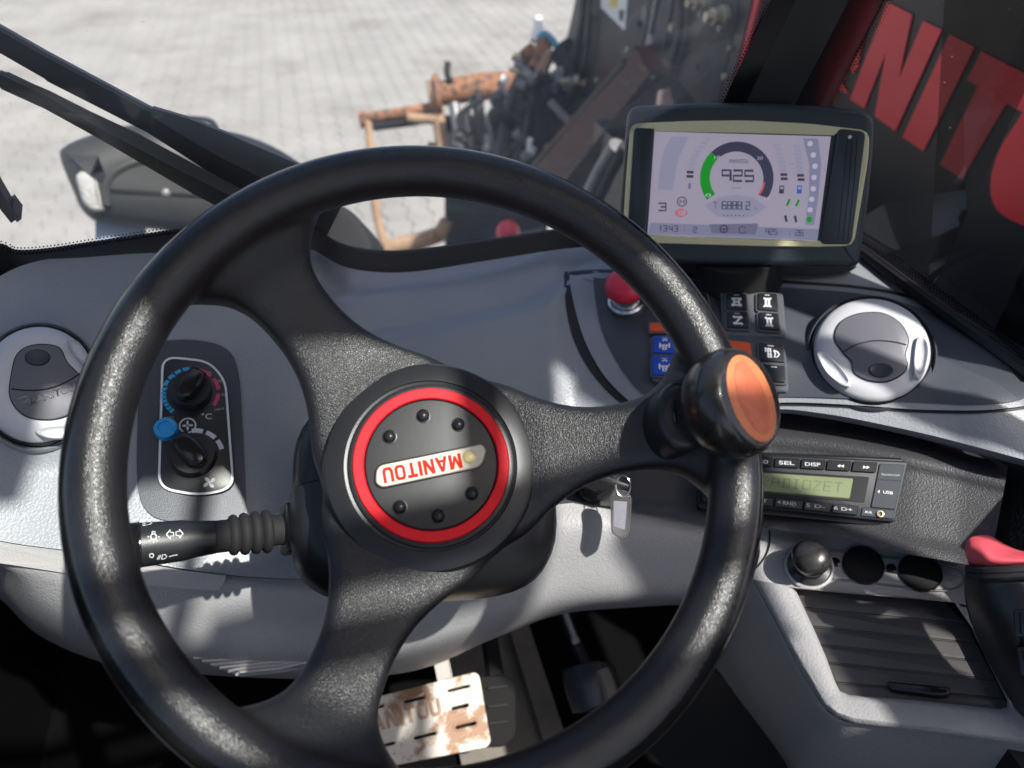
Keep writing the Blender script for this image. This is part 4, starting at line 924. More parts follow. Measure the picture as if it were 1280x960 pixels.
ic5 = ([[(.3, .42), (.3, .72)], [(.7, .42), (.7, .72)], [(.3, .56), (.7, .56)], [(.42, .56), (.44, .82), (.56, .82), (.58, .56)], [(.45, .68), (.55, .68)], [(.4, .3), (.5, .22), (.6, .3)]], 2.2)
for a_ in ((900, 363, 983, 419), (898, 426, 986, 488), (812, 419, 852, 476)):
    o_ = rpoly(sf.uvs([(a_[0], a_[1]), (a_[2] - 4, a_[1] + 2), (a_[2], a_[3]), (a_[0] + 3, a_[3] - 1)]), 0.003)
    mk('switch_bank', [(sf.M @ Vector(v)) for v in prism(o_, -0.006, -0.001, 0.001, 1)[0]] and (xf(sf.M, prism(o_, -0.006, -0.0012, 0.001, 1))), 'switch_frame', dash, 30, world=True)
switch('black rocker switch with four-wheel steering symbol, upper left of its block of four', [(908, 368), (933, 369), (934, 389), (908, 388)], 'switch_black', ic1)
switch('black rocker switch with round-steer symbol, upper right of its block of four', [(947, 368), (971, 369), (973, 391), (947, 389)], 'switch_black', ic2)
switch('black rocker switch with crab-steer symbol, lower left of its block of four', [(908, 391), (934, 392), (936, 412), (909, 411)], 'switch_black', ic3)
switch('black rocker switch with faint symbol, lower right of its block of four', [(948, 392), (973, 394), (975, 415), (949, 413)], 'switch_black', ic2)
switch('black rocker switch with exhaust cleaning symbol left of the round vent', [(948, 430), (978, 433), (981, 455), (950, 453)], 'switch_black', ic4)
switch('blank black rocker switch below the exhaust cleaning switch', [(952, 457), (981, 459), (982, 480), (958, 479)], 'switch_black')
switch('orange-red rocker switch peeking out above the spinner knob', [(905, 427), (937, 430), (940, 450), (906, 448)], 'orange_switch', None, lamp=False)
switch('blue rocker switch with axle symbol, upper of the two beside the rim', [(817, 422), (846, 422), (847, 444), (816, 443)], 'blue_switch', ic5)
switch('blue rocker switch with plough light symbol, lower of the two beside the rim', [(815, 447), (847, 447), (849, 472), (815, 470)], 'blue_switch', ic5)
switch('small black rocker switch half hidden behind the top right of the rim', [(862, 368), (884, 369), (886, 388), (862, 387)], 'switch_black', ([[(.75, .3), (.85, .55)]], 2.5), lamp=False)
switch('small orange rocker switch just above the blue pair', [(812, 405), (838, 405), (838, 416), (812, 416)], 'orange_switch', None, lamp=False)
# ---- emergency stop
ef = Fr(at(783, 379, dashD(783, 379) - 0.005), dn(783, 379, dashD0, 40))
es = thing('emergency_stop_button', 'red mushroom stop button with chrome collar behind the rim', 'button', ef.M)
mk('collar', lathe([(0.0185, 0.0), (0.0185, 0.004), (0.0165, 0.006), (0.0135, 0.006), (0.0125, 0.016), (0.0, 0.016)], 36), 'chrome', es, 40)
mk('shaft', lathe([(0.0118, 0.004), (0.0118, 0.022), (0, 0.022)], 28), 'black_gloss', es, 40)
mk('mushroom_cap', lathe([(0.010, 0.018), (0.0185, 0.019), (0.0205, 0.022), (0.0205, 0.026), (0.019, 0.031), (0.014, 0.035), (0.006, 0.0368), (0, 0.037)], 40), 'red_button', es, 50)

# ================================================================== DISPLAY MONITOR
df = Fr(at(932, 232, 0.70), -(ray(932, 240)).normalized())
mon = thing('display_monitor', 'dark framed machine display with gold trim standing on the dashboard', 'monitor', df.M)
mk('housing', prism(rpoly(df.uvs([(784, 133), (860, 129), (930, 128), (1010, 131), (1094, 139), (1093, 180), (1086, 250), (1074, 331), (1060, 334), (900, 331), (770, 327), (775, 250)]), 0.012, 5), -0.045, 0.004, 0.007, 4), 'monitor_case', mon, 50)
mk('trim_frame', ringplate(rpoly(df.uvs([(789, 155), (860, 152), (930, 151), (1010, 155), (1086, 164), (1084, 200), (1066, 307), (1000, 308), (900, 306), (779, 301), (783, 230)]), 0.008, 4), rpoly(df.uvs([(794, 161), (860, 163), (930, 164), (1010, 167), (1079, 169), (1076, 200), (1060, 300), (1000, 301), (900, 297), (786, 294), (790, 230)]), 0.005, 4), 0.001, 0.0062, 120, 0.0006), 'gold_trim', mon, 30)
mk('gold_band', prism(df.uvs([(818, 154), (880, 152), (930, 151.5), (990, 154), (1044, 160), (1042, 170), (960, 167.5), (818, 165)]), 0.003, 0.0064, 0.0006, 1), 'gold_trim', mon, 30)
mk('gold_band', prism(df.uvs([(806, 292), (900, 297), (1023, 302), (1026, 308), (960, 307.5), (806, 303)]), 0.003, 0.0064, 0.0006, 1), 'gold_trim', mon, 30)
sp = mk('side_panel', prism(rpoly(df.uvs([(794, 160), (819, 161), (808, 295), (785, 293)]), 0.004), 0.002, 0.0072, 0.0012, 2), 'monitor_side', mon, 30)
sp = mk('side_panel', prism(rpoly(df.uvs([(1046, 161), (1081, 165), (1063, 305), (1024, 305)]), 0.005), 0.002, 0.0075, 0.0012, 2), 'monitor_side', mon, 30)
pxline('panel_line', [[(1058, 175), (1052, 240), (1046, 300)], [(1064, 172), (1059, 240), (1052, 302)], [(1070, 172), (1066, 230), (1058, 302)]], 0.8, df, 'black_matte', sp, 0.0077)
u = df.uv(1061, 172); mk('status_lamp', shift(lathe([(0, 0.0008), (0.0013, 0.0006), (0.0016, 0), (0, 0)], 12), u.x, u.y, 0.0075), 'white_print', sp)
scn = mk('screen', prism(df.uvs([(819, 165), (1038, 171), (1021, 301), (810, 293)]), 0.001, 0.0050), 'screen', mon, 0)
ZS = 0.0053
def fill(nm, pts, m, z=ZS): return mk(nm, ([(p.x, p.y, z) for p in df.uvs(pts)], [tuple(range(len(pts)))]), m, scn, 0)
def dring(nm, cx, cy, r, a0, a1, wd, m, z=ZS, ry=1.0):
    return pxline(nm, [[(cx + r * math.cos(R(a0 + (a1 - a0) * k / 24)), cy - r * ry * math.sin(R(a0 + (a1 - a0) * k / 24))) for k in range(25)]], wd, df, m, scn, z)
fill('status_bar', [(814, 278), (1023, 286), (1021, 300), (811, 292)], 'scr_band')
fill('status_centre', [(887, 280), (948, 279), (944, 293), (890, 291)], 'scr_mid', ZS + .0001)
fill('side_arc', [(840, 171), (862, 171), (848, 200), (842, 238), (823, 237), (825, 215), (830, 190)], 'scr_pale')
fill('lamp_arc', [(1003, 173), (1022, 174), (1026, 205), (1022, 250), (1017, 281), (1006, 281), (1011, 240), (1011, 205)], 'scr_band')
for k, (x, y) in enumerate(((1012, 180), (1016, 194), (1018, 208), (1017, 222), (1016, 236), (1014, 249), (1012, 262))): dring('lamp_dot', x, y, 1.8, 0, 360, 3.2, 'scr_white', ZS + .0001)
dring('lamp_dot', 1011, 274, 1.8, 0, 360, 3.6, 'scr_green', ZS + .0001)
GX, GY, GR = 921, 223, 39.5
dring('gauge_ring', GX, GY, GR, 215, -35, 12, 'scr_dark')
dring('gauge_green', GX, GY, GR, 216, 134, 12, 'scr_green', ZS + .00015)
dring('gauge_red', GX, GY, 34.5, -8, -34, 2.4, 'scr_red', ZS + .0002)
for s, x, y in (('10', 893, 199), ('20', 946, 200), ('25', 954, 250), ('0', 882, 246)): text('print', s, (x, y), (x + 7, y), 4, df, 'scr_white', scn, ZS + .0003)
text('print', 'MANITOU', (911, 204), (936, 204.6), 5, df, 'scr_dark', scn, ZS, 0.3)
text('print', 'RPM', (915, 236), (926, 236), 2, df, 'scr_mid', scn, ZS)
SEG = {'9': [[(1, .5), (0, .5), (0, 1), (1, 1), (1, 0)]], '2': [[(0, 1), (1, 1), (1, .5), (0, .5), (0, 0), (1, 0)]], '5': [[(1, 1), (0, 1), (0, .5), (1, .5), (1, 0), (0, 0)]], '6': [[(1, 1), (0, 1), (0, 0), (1, 0), (1, .5), (0, .5)]],
       '8': [[(0, .5), (0, 1), (1, 1), (1, 0), (0, 0), (0, .5), (1, .5)]], '3': [[(0, 1), (1, 1), (1, 0), (0, 0)], [(.3, .5), (1, .5)]], '1': [[(.6, 0), (.6, 1), (.3, .8)]], '4': [[(0, 1), (0, .4), (1, .4)], [(.75, 1), (.75, 0)]], '.': [[(.45, 0), (.55, 0)]], ':': [[(.5, .3), (.5, .36)], [(.5, .64), (.5, .7)]], 'T': [[(0, 1), (1, 1)], [(.5, 1), (.5, 0)]], 'h': [[(0, 1), (0, 0)], [(0, .5), (1, .5), (1, 0)]]}
def digits(nm, s, x, y, w_, h_, gap, wd, m, sk=0.02, parent=None, fr=None, z=None):
    ls = []
    for c in s:
        ww = w_ * (.35 if c in '.:' else 1)
        for l in SEG[c]: ls.append([(x + q[0] * ww, y - q[1] * h_) for q in l])
        x += ww + gap; y += (ww + gap) * sk
    pxline(nm, ls, wd, fr or df, m, parent or scn, ZS + .0001 if z is None else z)
digits('speed_digits', '925', 903, 226, 10.5, 13, 3.6, 2.9, 'scr_dark')
fill('hour_field', [(880, 257), (900, 246), (921, 243), (942, 247), (959, 259), (940, 271), (918, 274), (897, 270)], 'scr_pale')
digits('hour_mark', 'T', 892, 260.5, 5, 8, 2, 1.3, 'scr_mid'); digits('hour_digits', '6888.2', 903, 261, 4.6, 9.2, 1.9, 1.6, 'scr_dark')
text('print', 'h', (943, 262), (946, 262), 4, df, 'scr_mid', scn, ZS + .0002)
pxline('hour_ticks', [[(905 + k * 4.8, 268.5), (905 + k * 4.8, 270)] for k in range(6)], 1.3, df, 'scr_dark', scn, ZS + .0002)
digits('gear_digit', '3', 824, 263, 9, 9, 2, 2.0, 'scr_dark')
dring('mode_icon', 853, 252, 5.6, 0, 360, 1.2, 'scr_dark'); text('print', 'M', (850, 254.5), (856, 254.6), 4.5, df, 'scr_dark', scn, ZS)
dring('parking_icon', 852, 266, 4.6, 40, 320, 1.3, 'scr_red'); text('print', 'P', (850, 268.5), (854, 268.6), 4.5, df, 'scr_red', scn, ZS)
dring('parking_icon', 852, 266, 6.6, 150, 210, 1.3, 'scr_red'); dring('parking_icon', 852, 266, 6.6, -30, 30, 1.3, 'scr_red')
digits('clock_digits', '13:43', 824, 288.5, 4.3, 7, 1.2, 1.3, 'scr_dark')
digits('temp_digits', '2', 867, 290, 4.3, 6, 1, 1.2, 'scr_dark'); digits('rpm_digits', '925', 957, 292.5, 3.8, 6.5, 1.3, 1.2, 'scr_dark'); digits('load_digits', '26', 994, 294, 4, 6.5, 1.4, 1.2, 'scr_dark')
dring('wheel_icon', 905, 286, 4.6, 0, 360, 1.4, 'scr_dark', ZS + .0003); pxline('wheel_icon', [[(901, 286), (909, 286)], [(905, 286), (905, 290)]], 1.2, df, 'scr_dark', scn, ZS + .0004)
dring('brake_icon', 928, 287, 4.2, 30, 330, 1.0, 'scr_dark', ZS + .0003); pxline('separator', [[(856, 281), (856, 291)], [(987, 287), (987, 297)]], 0.8, df, 'scr_mid', scn, ZS + .0001)
for bx0, by0, n_, up_ in ((863, 222, 2, 8), (980, 225, 2, 7), (1001, 226, 2, 7)):
    for k in range(n_ + up_):
        y = by0 - k * 5.2; x = bx0 + (k * k * 0.28 if bx0 < 900 else -k * k * 0.10 - k * .4 if bx0 < 990 else -k * 0.7)
        fill('level_bar', [(x - 4.2, y - 3.2), (x + 4.2, y - 3), (x + 4, y + .4), (x - 4.4, y + .2)], 'scr_dark' if k < n_ else 'scr_pale')
for x, m in ((978, 'scr_dark'), (1000, 'scr_blue')):
    fill('pump_icon', [(x - 4, 232), (x + 2, 232), (x + 1.4, 242), (x - 4.6, 242)], m); fill('pump_window', [(x - 2.8, 233.5), (x + 1, 233.5), (x + 0.8, 236.5), (x - 3, 236.5)], 'screen', ZS + .0002); pxline('pump_hose', [[(x + 2.5, 234), (x + 4.4, 236), (x + 4, 241), (x + 2, 241)]], 0.9, df, m, scn)
for x, y, dx, m in ((985, 253, 3, 'scr_green'), (996.5, 253.5, 3, 'scr_green'), (982, 273, -1.5, 'scr_dark'), (994, 273.5, -1.5, 'scr_dark')):
    pxline('wheel_symbol', [[(x - dx * .6, y + 4), (x + dx * .6, y - 4)]], 3.0, df, m, scn, ZS + .0001)
pxline('axle_symbol', [[(985, 254), (997, 254)], [(991, 254), (989, 273)], [(982, 273), (995, 273.5)], [(982, 258), (981, 266)], [(997, 259), (996, 266)]], 0.9, df, 'scr_mid', scn)
text('print', '1/2', (936 + 50, 206), (992, 206), 2, df, 'scr_mid', scn, ZS)
fill('temperature_icon', [(861, 229), (864, 229), (864, 236), (861, 236)], 'scr_mid')
mk('stand', xf(df.M.inverted() @ Matrix.Translation((0, 0, 0)), tube([at(925, 312, .745), at(925, 330, .755), at(922, 340, .765)], [0.045, 0.04, 0.045], 14)), 'black_matte', mon, 50)

# ================================================================== RADIO
rf = fr3(at(865, 567, .688), at(1133, 578, .655), at(1116, 654, .640)); 
rad = thing('car_radio', 'black car radio with green display set under the dashboard', 'radio', rf.M)
RQ = [(879, 567), (1133, 578), (1116, 655), (875, 629)]
mk('chassis_frame', prism(rpoly(rf.uvs([(876, 562), (1136, 573), (1119, 660), (871, 634)]), 0.005), -0.02, 0.002, 0.0015, 2), 'black_gloss', rad, 30)
mk('faceplate', prism(rpoly(rf.uvs(RQ), 0.004), 0.0, 0.007, 0.002, 2), 'radio_face', rad, 30)
def rq(x, y):                                                        # 0..1 over the face
    x = (271 * x - 16) / 255
    a = Vector(RQ[0]).lerp(Vector(RQ[1]), x); b = Vector(RQ[3]).lerp(Vector(RQ[2]), x); return tuple(a.lerp(b, y))
def rkey(nm, x0, y0, x1, y1, m, z0=0.006, z1=0.0088):
    return mk(nm, prism(rpoly(rf.uvs([rq(x0, y0), rq(x1, y0), rq(x1, y1), rq(x0, y1)]), 0.0012, 2), z0, z1, 0.0006, 1), m, rad, 30)
xs = [0.02, 0.14, 0.262, 0.383, 0.505, 0.624, 0.742, 0.862]
for k, s in enumerate(('PWR', 'SRC', 'BAND', 'SEL', 'DISP', '◄◄', '►►')):
    if k < 2: continue
    b = rkey('key', xs[k] + .004, .06, xs[k + 1] - .004, .235, 'radio_key')
    x = (xs[k] + xs[k + 1]) / 2; wd = .022 if len(s) < 3 else .036
    if '◄' in s or '►' in s:
        d_ = -1 if '◄' in s else 1
        for o_ in (0, .016): mk('symbol', prism(rf.uvs([rq(x + o_ - d_ * .007, .13), rq(x + o_ + d_ * .007, .155), rq(x + o_ - d_ * .007, .18)]), .009, .0091), 'white_print', b, 0)
    else: text('print', s, rq(x - wd, .185), rq(x + wd, .185), 5, rf, 'grey_print', b, 0.0091, 0, 0.02)
xb = [0.02, .13, .27, .41, .55, .685, .815]
for k, s in enumerate(('1', '2 SCN', '3 RPT', '4 RND', '5 D-', '6 D+')):
    if k < 2: continue
    b = rkey('key', xb[k] + .004, .80, xb[k + 1] - .004, .955, 'radio_key'); x = (xb[k] + xb[k + 1]) / 2 - .01
    text('print', s, rq(x - .045, .90), rq(x + .045, .905), 4.6, rf, 'grey_print', b, 0.0091, 0, 0.01)
rkey('display_bezel', .15, .30, .835, .735, 'radio_key', .006, .0074)
ld = rkey('lcd_screen', .20, .345, .762, .69, 'lcd', .006, .0079)
ST = {'R': [[(0, 0), (0, 1), (1, 1), (1, .55), (0, .55), (1, 0)]], 'A': [[(0, 0), (0, 1), (1, 1), (1, 0)], [(0, .5), (1, .5)]], 'D': [[(.25, 0), (.25, 1)], [(0, 1), (1, 1), (1, 0), (0, 0)]], 'I': [[(.5, 0), (.5, 1)], [(.2, 1), (.8, 1)], [(.2, 0), (.8, 0)]], 'O': [[(0, 0), (0, 1), (1, 1), (1, 0), (0, 0)]], 'Z': [[(0, 1), (1, 1), (0, 0), (1, 0)]], 'E': [[(1, 1), (0, 1), (0, 0), (1, 0)], [(0, .5), (.8, .5)]], 'T': [[(0, 1), (1, 1)], [(.5, 1), (.5, 0)]]}
for k, c in enumerate('RADIOZET'):
    x = .336 + k * .0495
    pxline('lcd_letter', [[rq(x + p[0] * .034, .59 - p[1] * .155) for p in l] for l in ST[c]], 1.3, rf, 'lcd_ink', ld, .0081)
rkey('side_block', .868, .075, .985, .80, 'radio_block', .006, .0082); rkey('aux_block', .828, .81, .985, .955, 'radio_block', .006, .0080)
text('print', 'TRAVELCOM', rq(.885, .27), rq(.972, .27), 2.6, rf, 'grey_print', rad, .0084)
text('print', 'USB', rq(.912, .56), rq(.958, .565), 4, rf, 'white_print', rad, .0084); mk('usb_arrow', prism(rf.uvs([rq(.884, .535), rq(.893, .51), rq(.893, .565)]), .0083, .0085), 'white_print', rad, 0)
pxline('block_line', [[rq(.87, .34), rq(.982, .34)]], .7, rf, 'black_matte', rad, .0084)
text('print', 'AUX', rq(.845, .9), rq(.88, .905), 3, rf, 'white_print', rad, .0083)
u = rf.uv(*rq(.918, .895)); mk('aux_socket', shift(lathe([(.0028, 0), (.0028, .0016), (.0019, .0018), (.0014, 0), (0, 0)], 16), u.x, u.y, .008), 'brass', rad)

# ================================================================== STEERING WHEEL
WC = C + RX * -0.0431 + UP * -0.0376 + FW * 0.4303
WN = (RX * 0.15650 + UP * 0.28153 - FW * 0.94670).normalized()
wf = Fr(WC, WN)
wheel = thing('steering_wheel', 'large black three-spoke steering wheel with red ringed hub in the foreground', 'steering wheel', wf.M)
RM = 0.1793
def ang(px, py, h=-0.01):
    u = wf.uv(px, py, h); return math.atan2(u.y, u.x)
SP = [ang(322, 322), ang(858, 527), ang(402, 915)]
bm_v = []; bm_f = []
def addg(g):
    k = len(bm_v); bm_v.extend(Vector(v) for v in g[0]); bm_f.extend(tuple(i + k for i in f) for f in g[1])
NR = 160; NS = 20; V = []; Fc = []
for i in range(NR):
    a = 2 * math.pi * i / NR
    for k in range(NS):
        b = 2 * math.pi * k / NS; cb, sb = math.cos(b), math.sin(b)
        rr = 0.0159 * cb; zz = 0.0157 * sb
        V.append(((RM + rr) * math.cos(a), (RM + rr) * math.sin(a), zz))
for i in range(NR):
    for k in range(NS): Fc.append((i * NS + k, ((i + 1) % NR) * NS + k, ((i + 1) % NR) * NS + (k + 1) % NS, i * NS + (k + 1) % NS))
addg((V, Fc))
HZ = -0.047                                                          # hub face lies below the rim plane
for a in SP:
    rows = []
    for r, wd, th, z in ((0.035, .058, .018, HZ - .016), (.055, .050, .017, HZ - .013), (.072, .038, .016, HZ - .007), (.090, .0285, .015, HZ - .002), (.108, .0235, .0145, HZ + .003), (.126, .0225, .0145, HZ + .009), (.142, .0250, .0145, HZ + .017), (.154, .033, .0145, HZ + .027), (.164, .048, .014, HZ + .036), (.174, .068, .012, HZ + .044)):
        ring = []
        for k in range(20):
            b = 2 * math.pi * k / 20; cc, ss = math.cos(b), math.sin(b)
            y = wd * math.copysign(abs(cc) ** .6, cc); q = th * math.copysign(abs(ss) ** .5, ss)
            rad_ = math.sqrt(max(r * r - (y * 0.6) ** 2, 0)) if r > .15 else r
            ring.append(Vector((rad_ * math.cos(a) - y * math.sin(a), rad_ * math.sin(a) + y * math.cos(a), z + q * 0.9)))
        rows.append(ring)
    rows = [list(x) for x in zip(*[cr(c, False, 4) for c in zip(*rows)])]
    m = len(rows); V = [v for r in rows for v in r]
    Fc = [(i * 20 + k, (i + 1) * 20 + k, (i + 1) * 20 + (k + 1) % 20, i * 20 + (k + 1) % 20) for i in range(m - 1) for k in range(20)] + [tuple(range(20)), tuple(range((m - 1) * 20, m * 20))]
    addg((V, Fc))
addg(lathe([(0, HZ - .04), (.05, HZ - .04), (.066, HZ - .03), (.069, HZ - .012), (.066, HZ - .001), (.060, HZ + .001), (0, HZ + .001)], 48))
tmp = mk('tmp_wheel', (bm_v, bm_f), 'leather', None, 0)
rmd = tmp.modifiers.new('r', 'REMESH'); rmd.mode = 'VOXEL'; rmd.voxel_size = 0.0023
smd = tmp.modifiers.new('s', 'SMOOTH'); smd.iterations = 6; smd.factor = 0.5
dg = bpy.context.evaluated_depsgraph_get(); dg.update()
wme = bpy.data.meshes.new_from_object(tmp.evaluated_get(dg)); bpy.data.objects.remove(tmp)
def split_wheel(me):
    """rim, three spokes and hub body cut from one moulded skin, keeping its smooth shading across the cuts"""
    VN = [v.normal.copy() for v in me.vertices]; CO = [v.co.copy() for v in me.vertices]; cls = {}
    for p in me.polygons:
        c = p.center; r = math.hypot(c.x, c.y); a = math.atan2(c.y, c.x)
        if r > 0.1605: k = 'rim'
        elif r < 0.066 and abs(c.z - HZ) < .06 and r < .0655: k = 'hub_body'
        else:
            k = min(range(3), key=lambda i: abs((a - SP[i] + math.pi) % (2 * math.pi) - math.pi))
        cls.setdefault(k, []).append(tuple(p.vertices))
    for k, fs in cls.items():
        idx = {}; V = []; Fc = []; NN = []
        for f in fs:
            q = []
            for i in f:
                if i not in idx: idx[i] = len(V); V.append(tuple(CO[i])); NN.append(VN[i])
                q.append(idx[i])
            Fc.append(tuple(q))
        m = bpy.data.meshes.new('spoke' if isinstance(k, int) else k); m.from_pydata(V, [], Fc); m.shade_smooth(); m.materials.append(MAT['leather'])
        m.normals_split_custom_set_from_vertices([tuple(n) for n in NN])
        o = link(bpy.data.objects.new(m.name, m)); o.parent = wheel
split_wheel(wme)
# rim detail: the moulding seam running round the outer side
def rimline(b, lift, r, m, nm):
    V = []
    for i in range(161):
        a = 2 * math.pi * i / 160; V.append(((RM + (0.0159 + lift) * math.cos(b)) * math.cos(a), (RM + (0.0159 + lift) * math.cos(b)) * math.sin(a), (0.0157 + lift) * math.sin(b)))
    return mk(nm, tube(V, r, 6, False), m, wheel, 60)
rimline(R(18), -0.0004, 0.0007, 'black_matte', 'rim_seam')
# hub
hub = mk('hub_cap', lathe([(0.066, HZ - .006), (0.0662, HZ + .001), (.0645, HZ + .0040), (.062, HZ + .0050), (.0535, HZ + .0062), (.0532, HZ + .0050), (.0515, HZ + .0046), (.0508, HZ + .0058), (.0492, HZ + .0062), (.0484, HZ + .0062), (.048, HZ + .0045), (0, HZ + .0045)], 96), 'hub_black', wheel, 25)
mk('red_ring', lathe([(.0482, HZ + .004), (.0480, HZ + .0072), (.0474, HZ + .0078), (.0418, HZ + .0078), (.0412, HZ + .0070), (.0410, HZ + .004)], 96), 'red_paint', hub, 25)
mk('hub_centre', lathe([(.0411, HZ + .004), (.0410, HZ + .0062), (.0400, HZ + .0070), (.03, HZ + .0074), (0, HZ + .0076)], 72), 'hub_black', hub, 25)
for px, py in ((487, 546), (529, 520), (573, 531), (500, 634), (548, 645), (590, 617)):
    u = wf.uv(px, py, HZ + .0075); mk('stud', shift(lathe([(.0046, HZ + .006), (.0045, HZ + .0078), (.0040, HZ + .0079), (.0037, HZ + .0072), (.0033, HZ + .0088), (.0024, HZ + .0098), (.0012, HZ + .0103), (0, HZ + .0105)], 24), u.x, u.y), 'hub_black', hub, 50)
hf = Fr(wf.M @ Vector((0, 0, HZ + .0078)), wf.n)
bo = rpoly(hf.uvs([(471, 583), (602, 556), (607, 563), (601, 583), (478, 609), (470, 604)]), 0.006, 4)
mk('badge_rim', [*prism(offs(ccw(bo), -.0011), HZ + .006, HZ + .0084)] and prism(offs(ccw(bo), -.0011), HZ + .006, HZ + .0084, .0004, 1), 'black_gloss', hub, 30)
bdg = mk('badge', prism(bo, HZ + .006, HZ + .0089, .0005, 1), 'badge_cream', hub, 30)
wf2 = Fr(WC, WN)
BL = {'M': (1.0, [(0, 0), (0, 1), (.28, 1), (.5, .45), (.72, 1), (1, 1), (1, 0), (.76, 0), (.76, .62), (.58, .12), (.42, .12), (.24, .62), (.24, 0)]), 'A': (.95, [(0, 0), (.36, 1), (.64, 1), (1, 0), (.74, 0), (.67, .2), (.33, .2), (.26, 0)]),
      'N': (.85, [(0, 0), (0, 1), (.3, 1), (.73, .4), (.73, 1), (1, 1), (1, 0), (.7, 0), (.27, .6), (.27, 0)]), 'I': (.26, [(0, 0), (0, 1), (1, 1), (1, 0)]), 'T': (.8, [(.35, 0), (.35, .78), (0, .78), (0, 1), (1, 1), (1, .78), (.65, .78), (.65, 0)]),
      'O': (.82, [(.2, 0), (0, .2), (0, .8), (.2, 1), (.8, 1), (1, .8), (1, .2), (.8, 0)]), 'U': (.82, [(0, 1), (.28, 1), (.28, .3), (.36, .2), (.64, .2), (.72, .3), (.72, 1), (1, 1), (1, .22), (.8, 0), (.2, 0), (0, .22)])}
HOLE = {'A': [(.41, .38), (.59, .38), (.5, .70)], 'O': [(.36, .2), (.28, .28), (.28, .72), (.36, .8), (.64, .8), (.72, .72), (.72, .28), (.64, .2)]}
def block_letters(word, fr, p0, p1, hpx, z0, z1, m, mh, parent, nm, h=0.0):
    a = fr.uv(*p0, h); b = fr.uv(*p1, h); d = b - a; u = V2(-d.y, d.x).normalized() * (hpx * d.length / math.hypot(p1[0] - p0[0], p1[1] - p0[1]))
    tot = sum(BL[c][0] for c in word) + .13 * (len(word) - 1); x = 0
    for c in word:
        wd = BL[c][0]; q = lambda P: [a + d * ((x + p[0] * wd) / tot) + u * p[1] for p in P]
        o = mk(nm, prism(q(BL[c][1]), z0, z1), m, parent, 0)
        if c in HOLE: mk('letter_hole', prism(q(HOLE[c]), z0, z1 + .0001), mh, o, 0)
        x += wd + .13
block_letters('MANITOU', wf, (575, 566.5), (477, 585.5), 19, HZ + .0088, HZ + .0092, 'badge_red', 'badge_cream', bdg, 'badge_letter', HZ + .009)
u = wf.uv(587, 571, HZ + .009); mk('badge_emblem', shift(lathe([(.0042, HZ + .0086), (.0042, HZ + .0094), (.003, HZ + .0097), (0, HZ + .0097)], 24), u.x, u.y), 'badge_gold', bdg, 30)
# spinner knob
KB = at(846, 524, 0.470); KA = (RX * 0.60 + UP * 0.25 - FW * 0.75).normalized()
kf = Fr(KB, KA); KM = wf.I @ kf.M @ Matrix.Rotation(R(14), 4, 'Z')
kn = mk('spinner_knob', xf(KM, lathe([(0, -.004), (.0165, -.003), (.0160, .004), (.0155, .010), (.0165, .015), (.0200, .020), (.0265, .026), (.0306, .033), (.0322, .040), (.0322, .046), (.0305, .0515), (.0275, .0545), (.0262, .0550), (0, .0550)], 56)), 'knob_black', wheel, 50)
kc = wf.uv(846, 524, -.002); mk('knob_clamp', shift(lathe([(.0175, -.022), (.0175, .002), (.0165, .006), (.013, .0080), (0, .0082)], 36, 0.85, 1.25), kc.x, kc.y), 'black_plastic', kn, 50)
mk('knob_collar', xf(KM, lathe([(.0172, .0095), (.0178, .0110), (.0174, .0128), (.0160, .0135)], 40)), 'black_gloss', kn, 50)
mk('orange_face', xf(KM, lathe([(.0238, .0545), (.0236, .0553), (.0228, .0556), (.0150, .0557), (.0080, .0557), (0, .0557)], 56, .88, 1.08)), 'knob_orange', kn, 30)
mk('orange_core', xf(KM, join(lathe([(.0146, .0553), (.0146, .0558), (.0140, .05585), (.0135, .0557), (.0131, .0559), (0, .0561)], 48, .92, 1.5))), 'knob_core', kn, 30)

# ================================================================== STEERING COLUMN, STALK, KEY
colm = thing('steering_column', 'black plastic steering column shroud behind the hub', 'steering column', wf.M)
def shell(z, hw, hh, oy, n=40, p=.55):
    return [Vector((hw * math.copysign(abs(math.cos(2 * math.pi * k / n)) ** p, math.cos(2 * math.pi * k / n)), oy + hh * math.copysign(abs(math.sin(2 * math.pi * k / n)) ** p, math.sin(2 * math.pi * k / n)), z)) for k in range(n)]
secs = [(-.080, .060, .050, .0), (-.084, .074, .060, -.002), (-.092, .086, .066, -.004), (-.112, .092, .070, -.006), (-.135, .094, .070, -.010), (-.152, .090, .066, -.012), (-.185, .080, .060, -.016), (-.25, .070, .052, -.020)]
rows = [shell(*s) for s in secs]
up_ = [[r[k] for k in range(0, 21)] for r in rows]; lo_ = [[r[k % 40] for k in range(20, 41)] for r in rows]
mk('upper_shroud', grid(up_), 'black_plastic', colm, 50)
mk('lower_shroud', grid([[Vector((v.x * 1.012, v.y * 1.015 - .0006, v.z)) for v in r] for r in lo_]), 'black_plastic', colm, 50)
mk('front_plate', ([tuple(v) for v in rows[0]], [tuple(range(40))]), 'black_matte', colm, 0)
mk('shaft', lathe([(.028, -.30), (.028, HZ - .03), (0, HZ - .03)], 24), 'black_matte', colm)
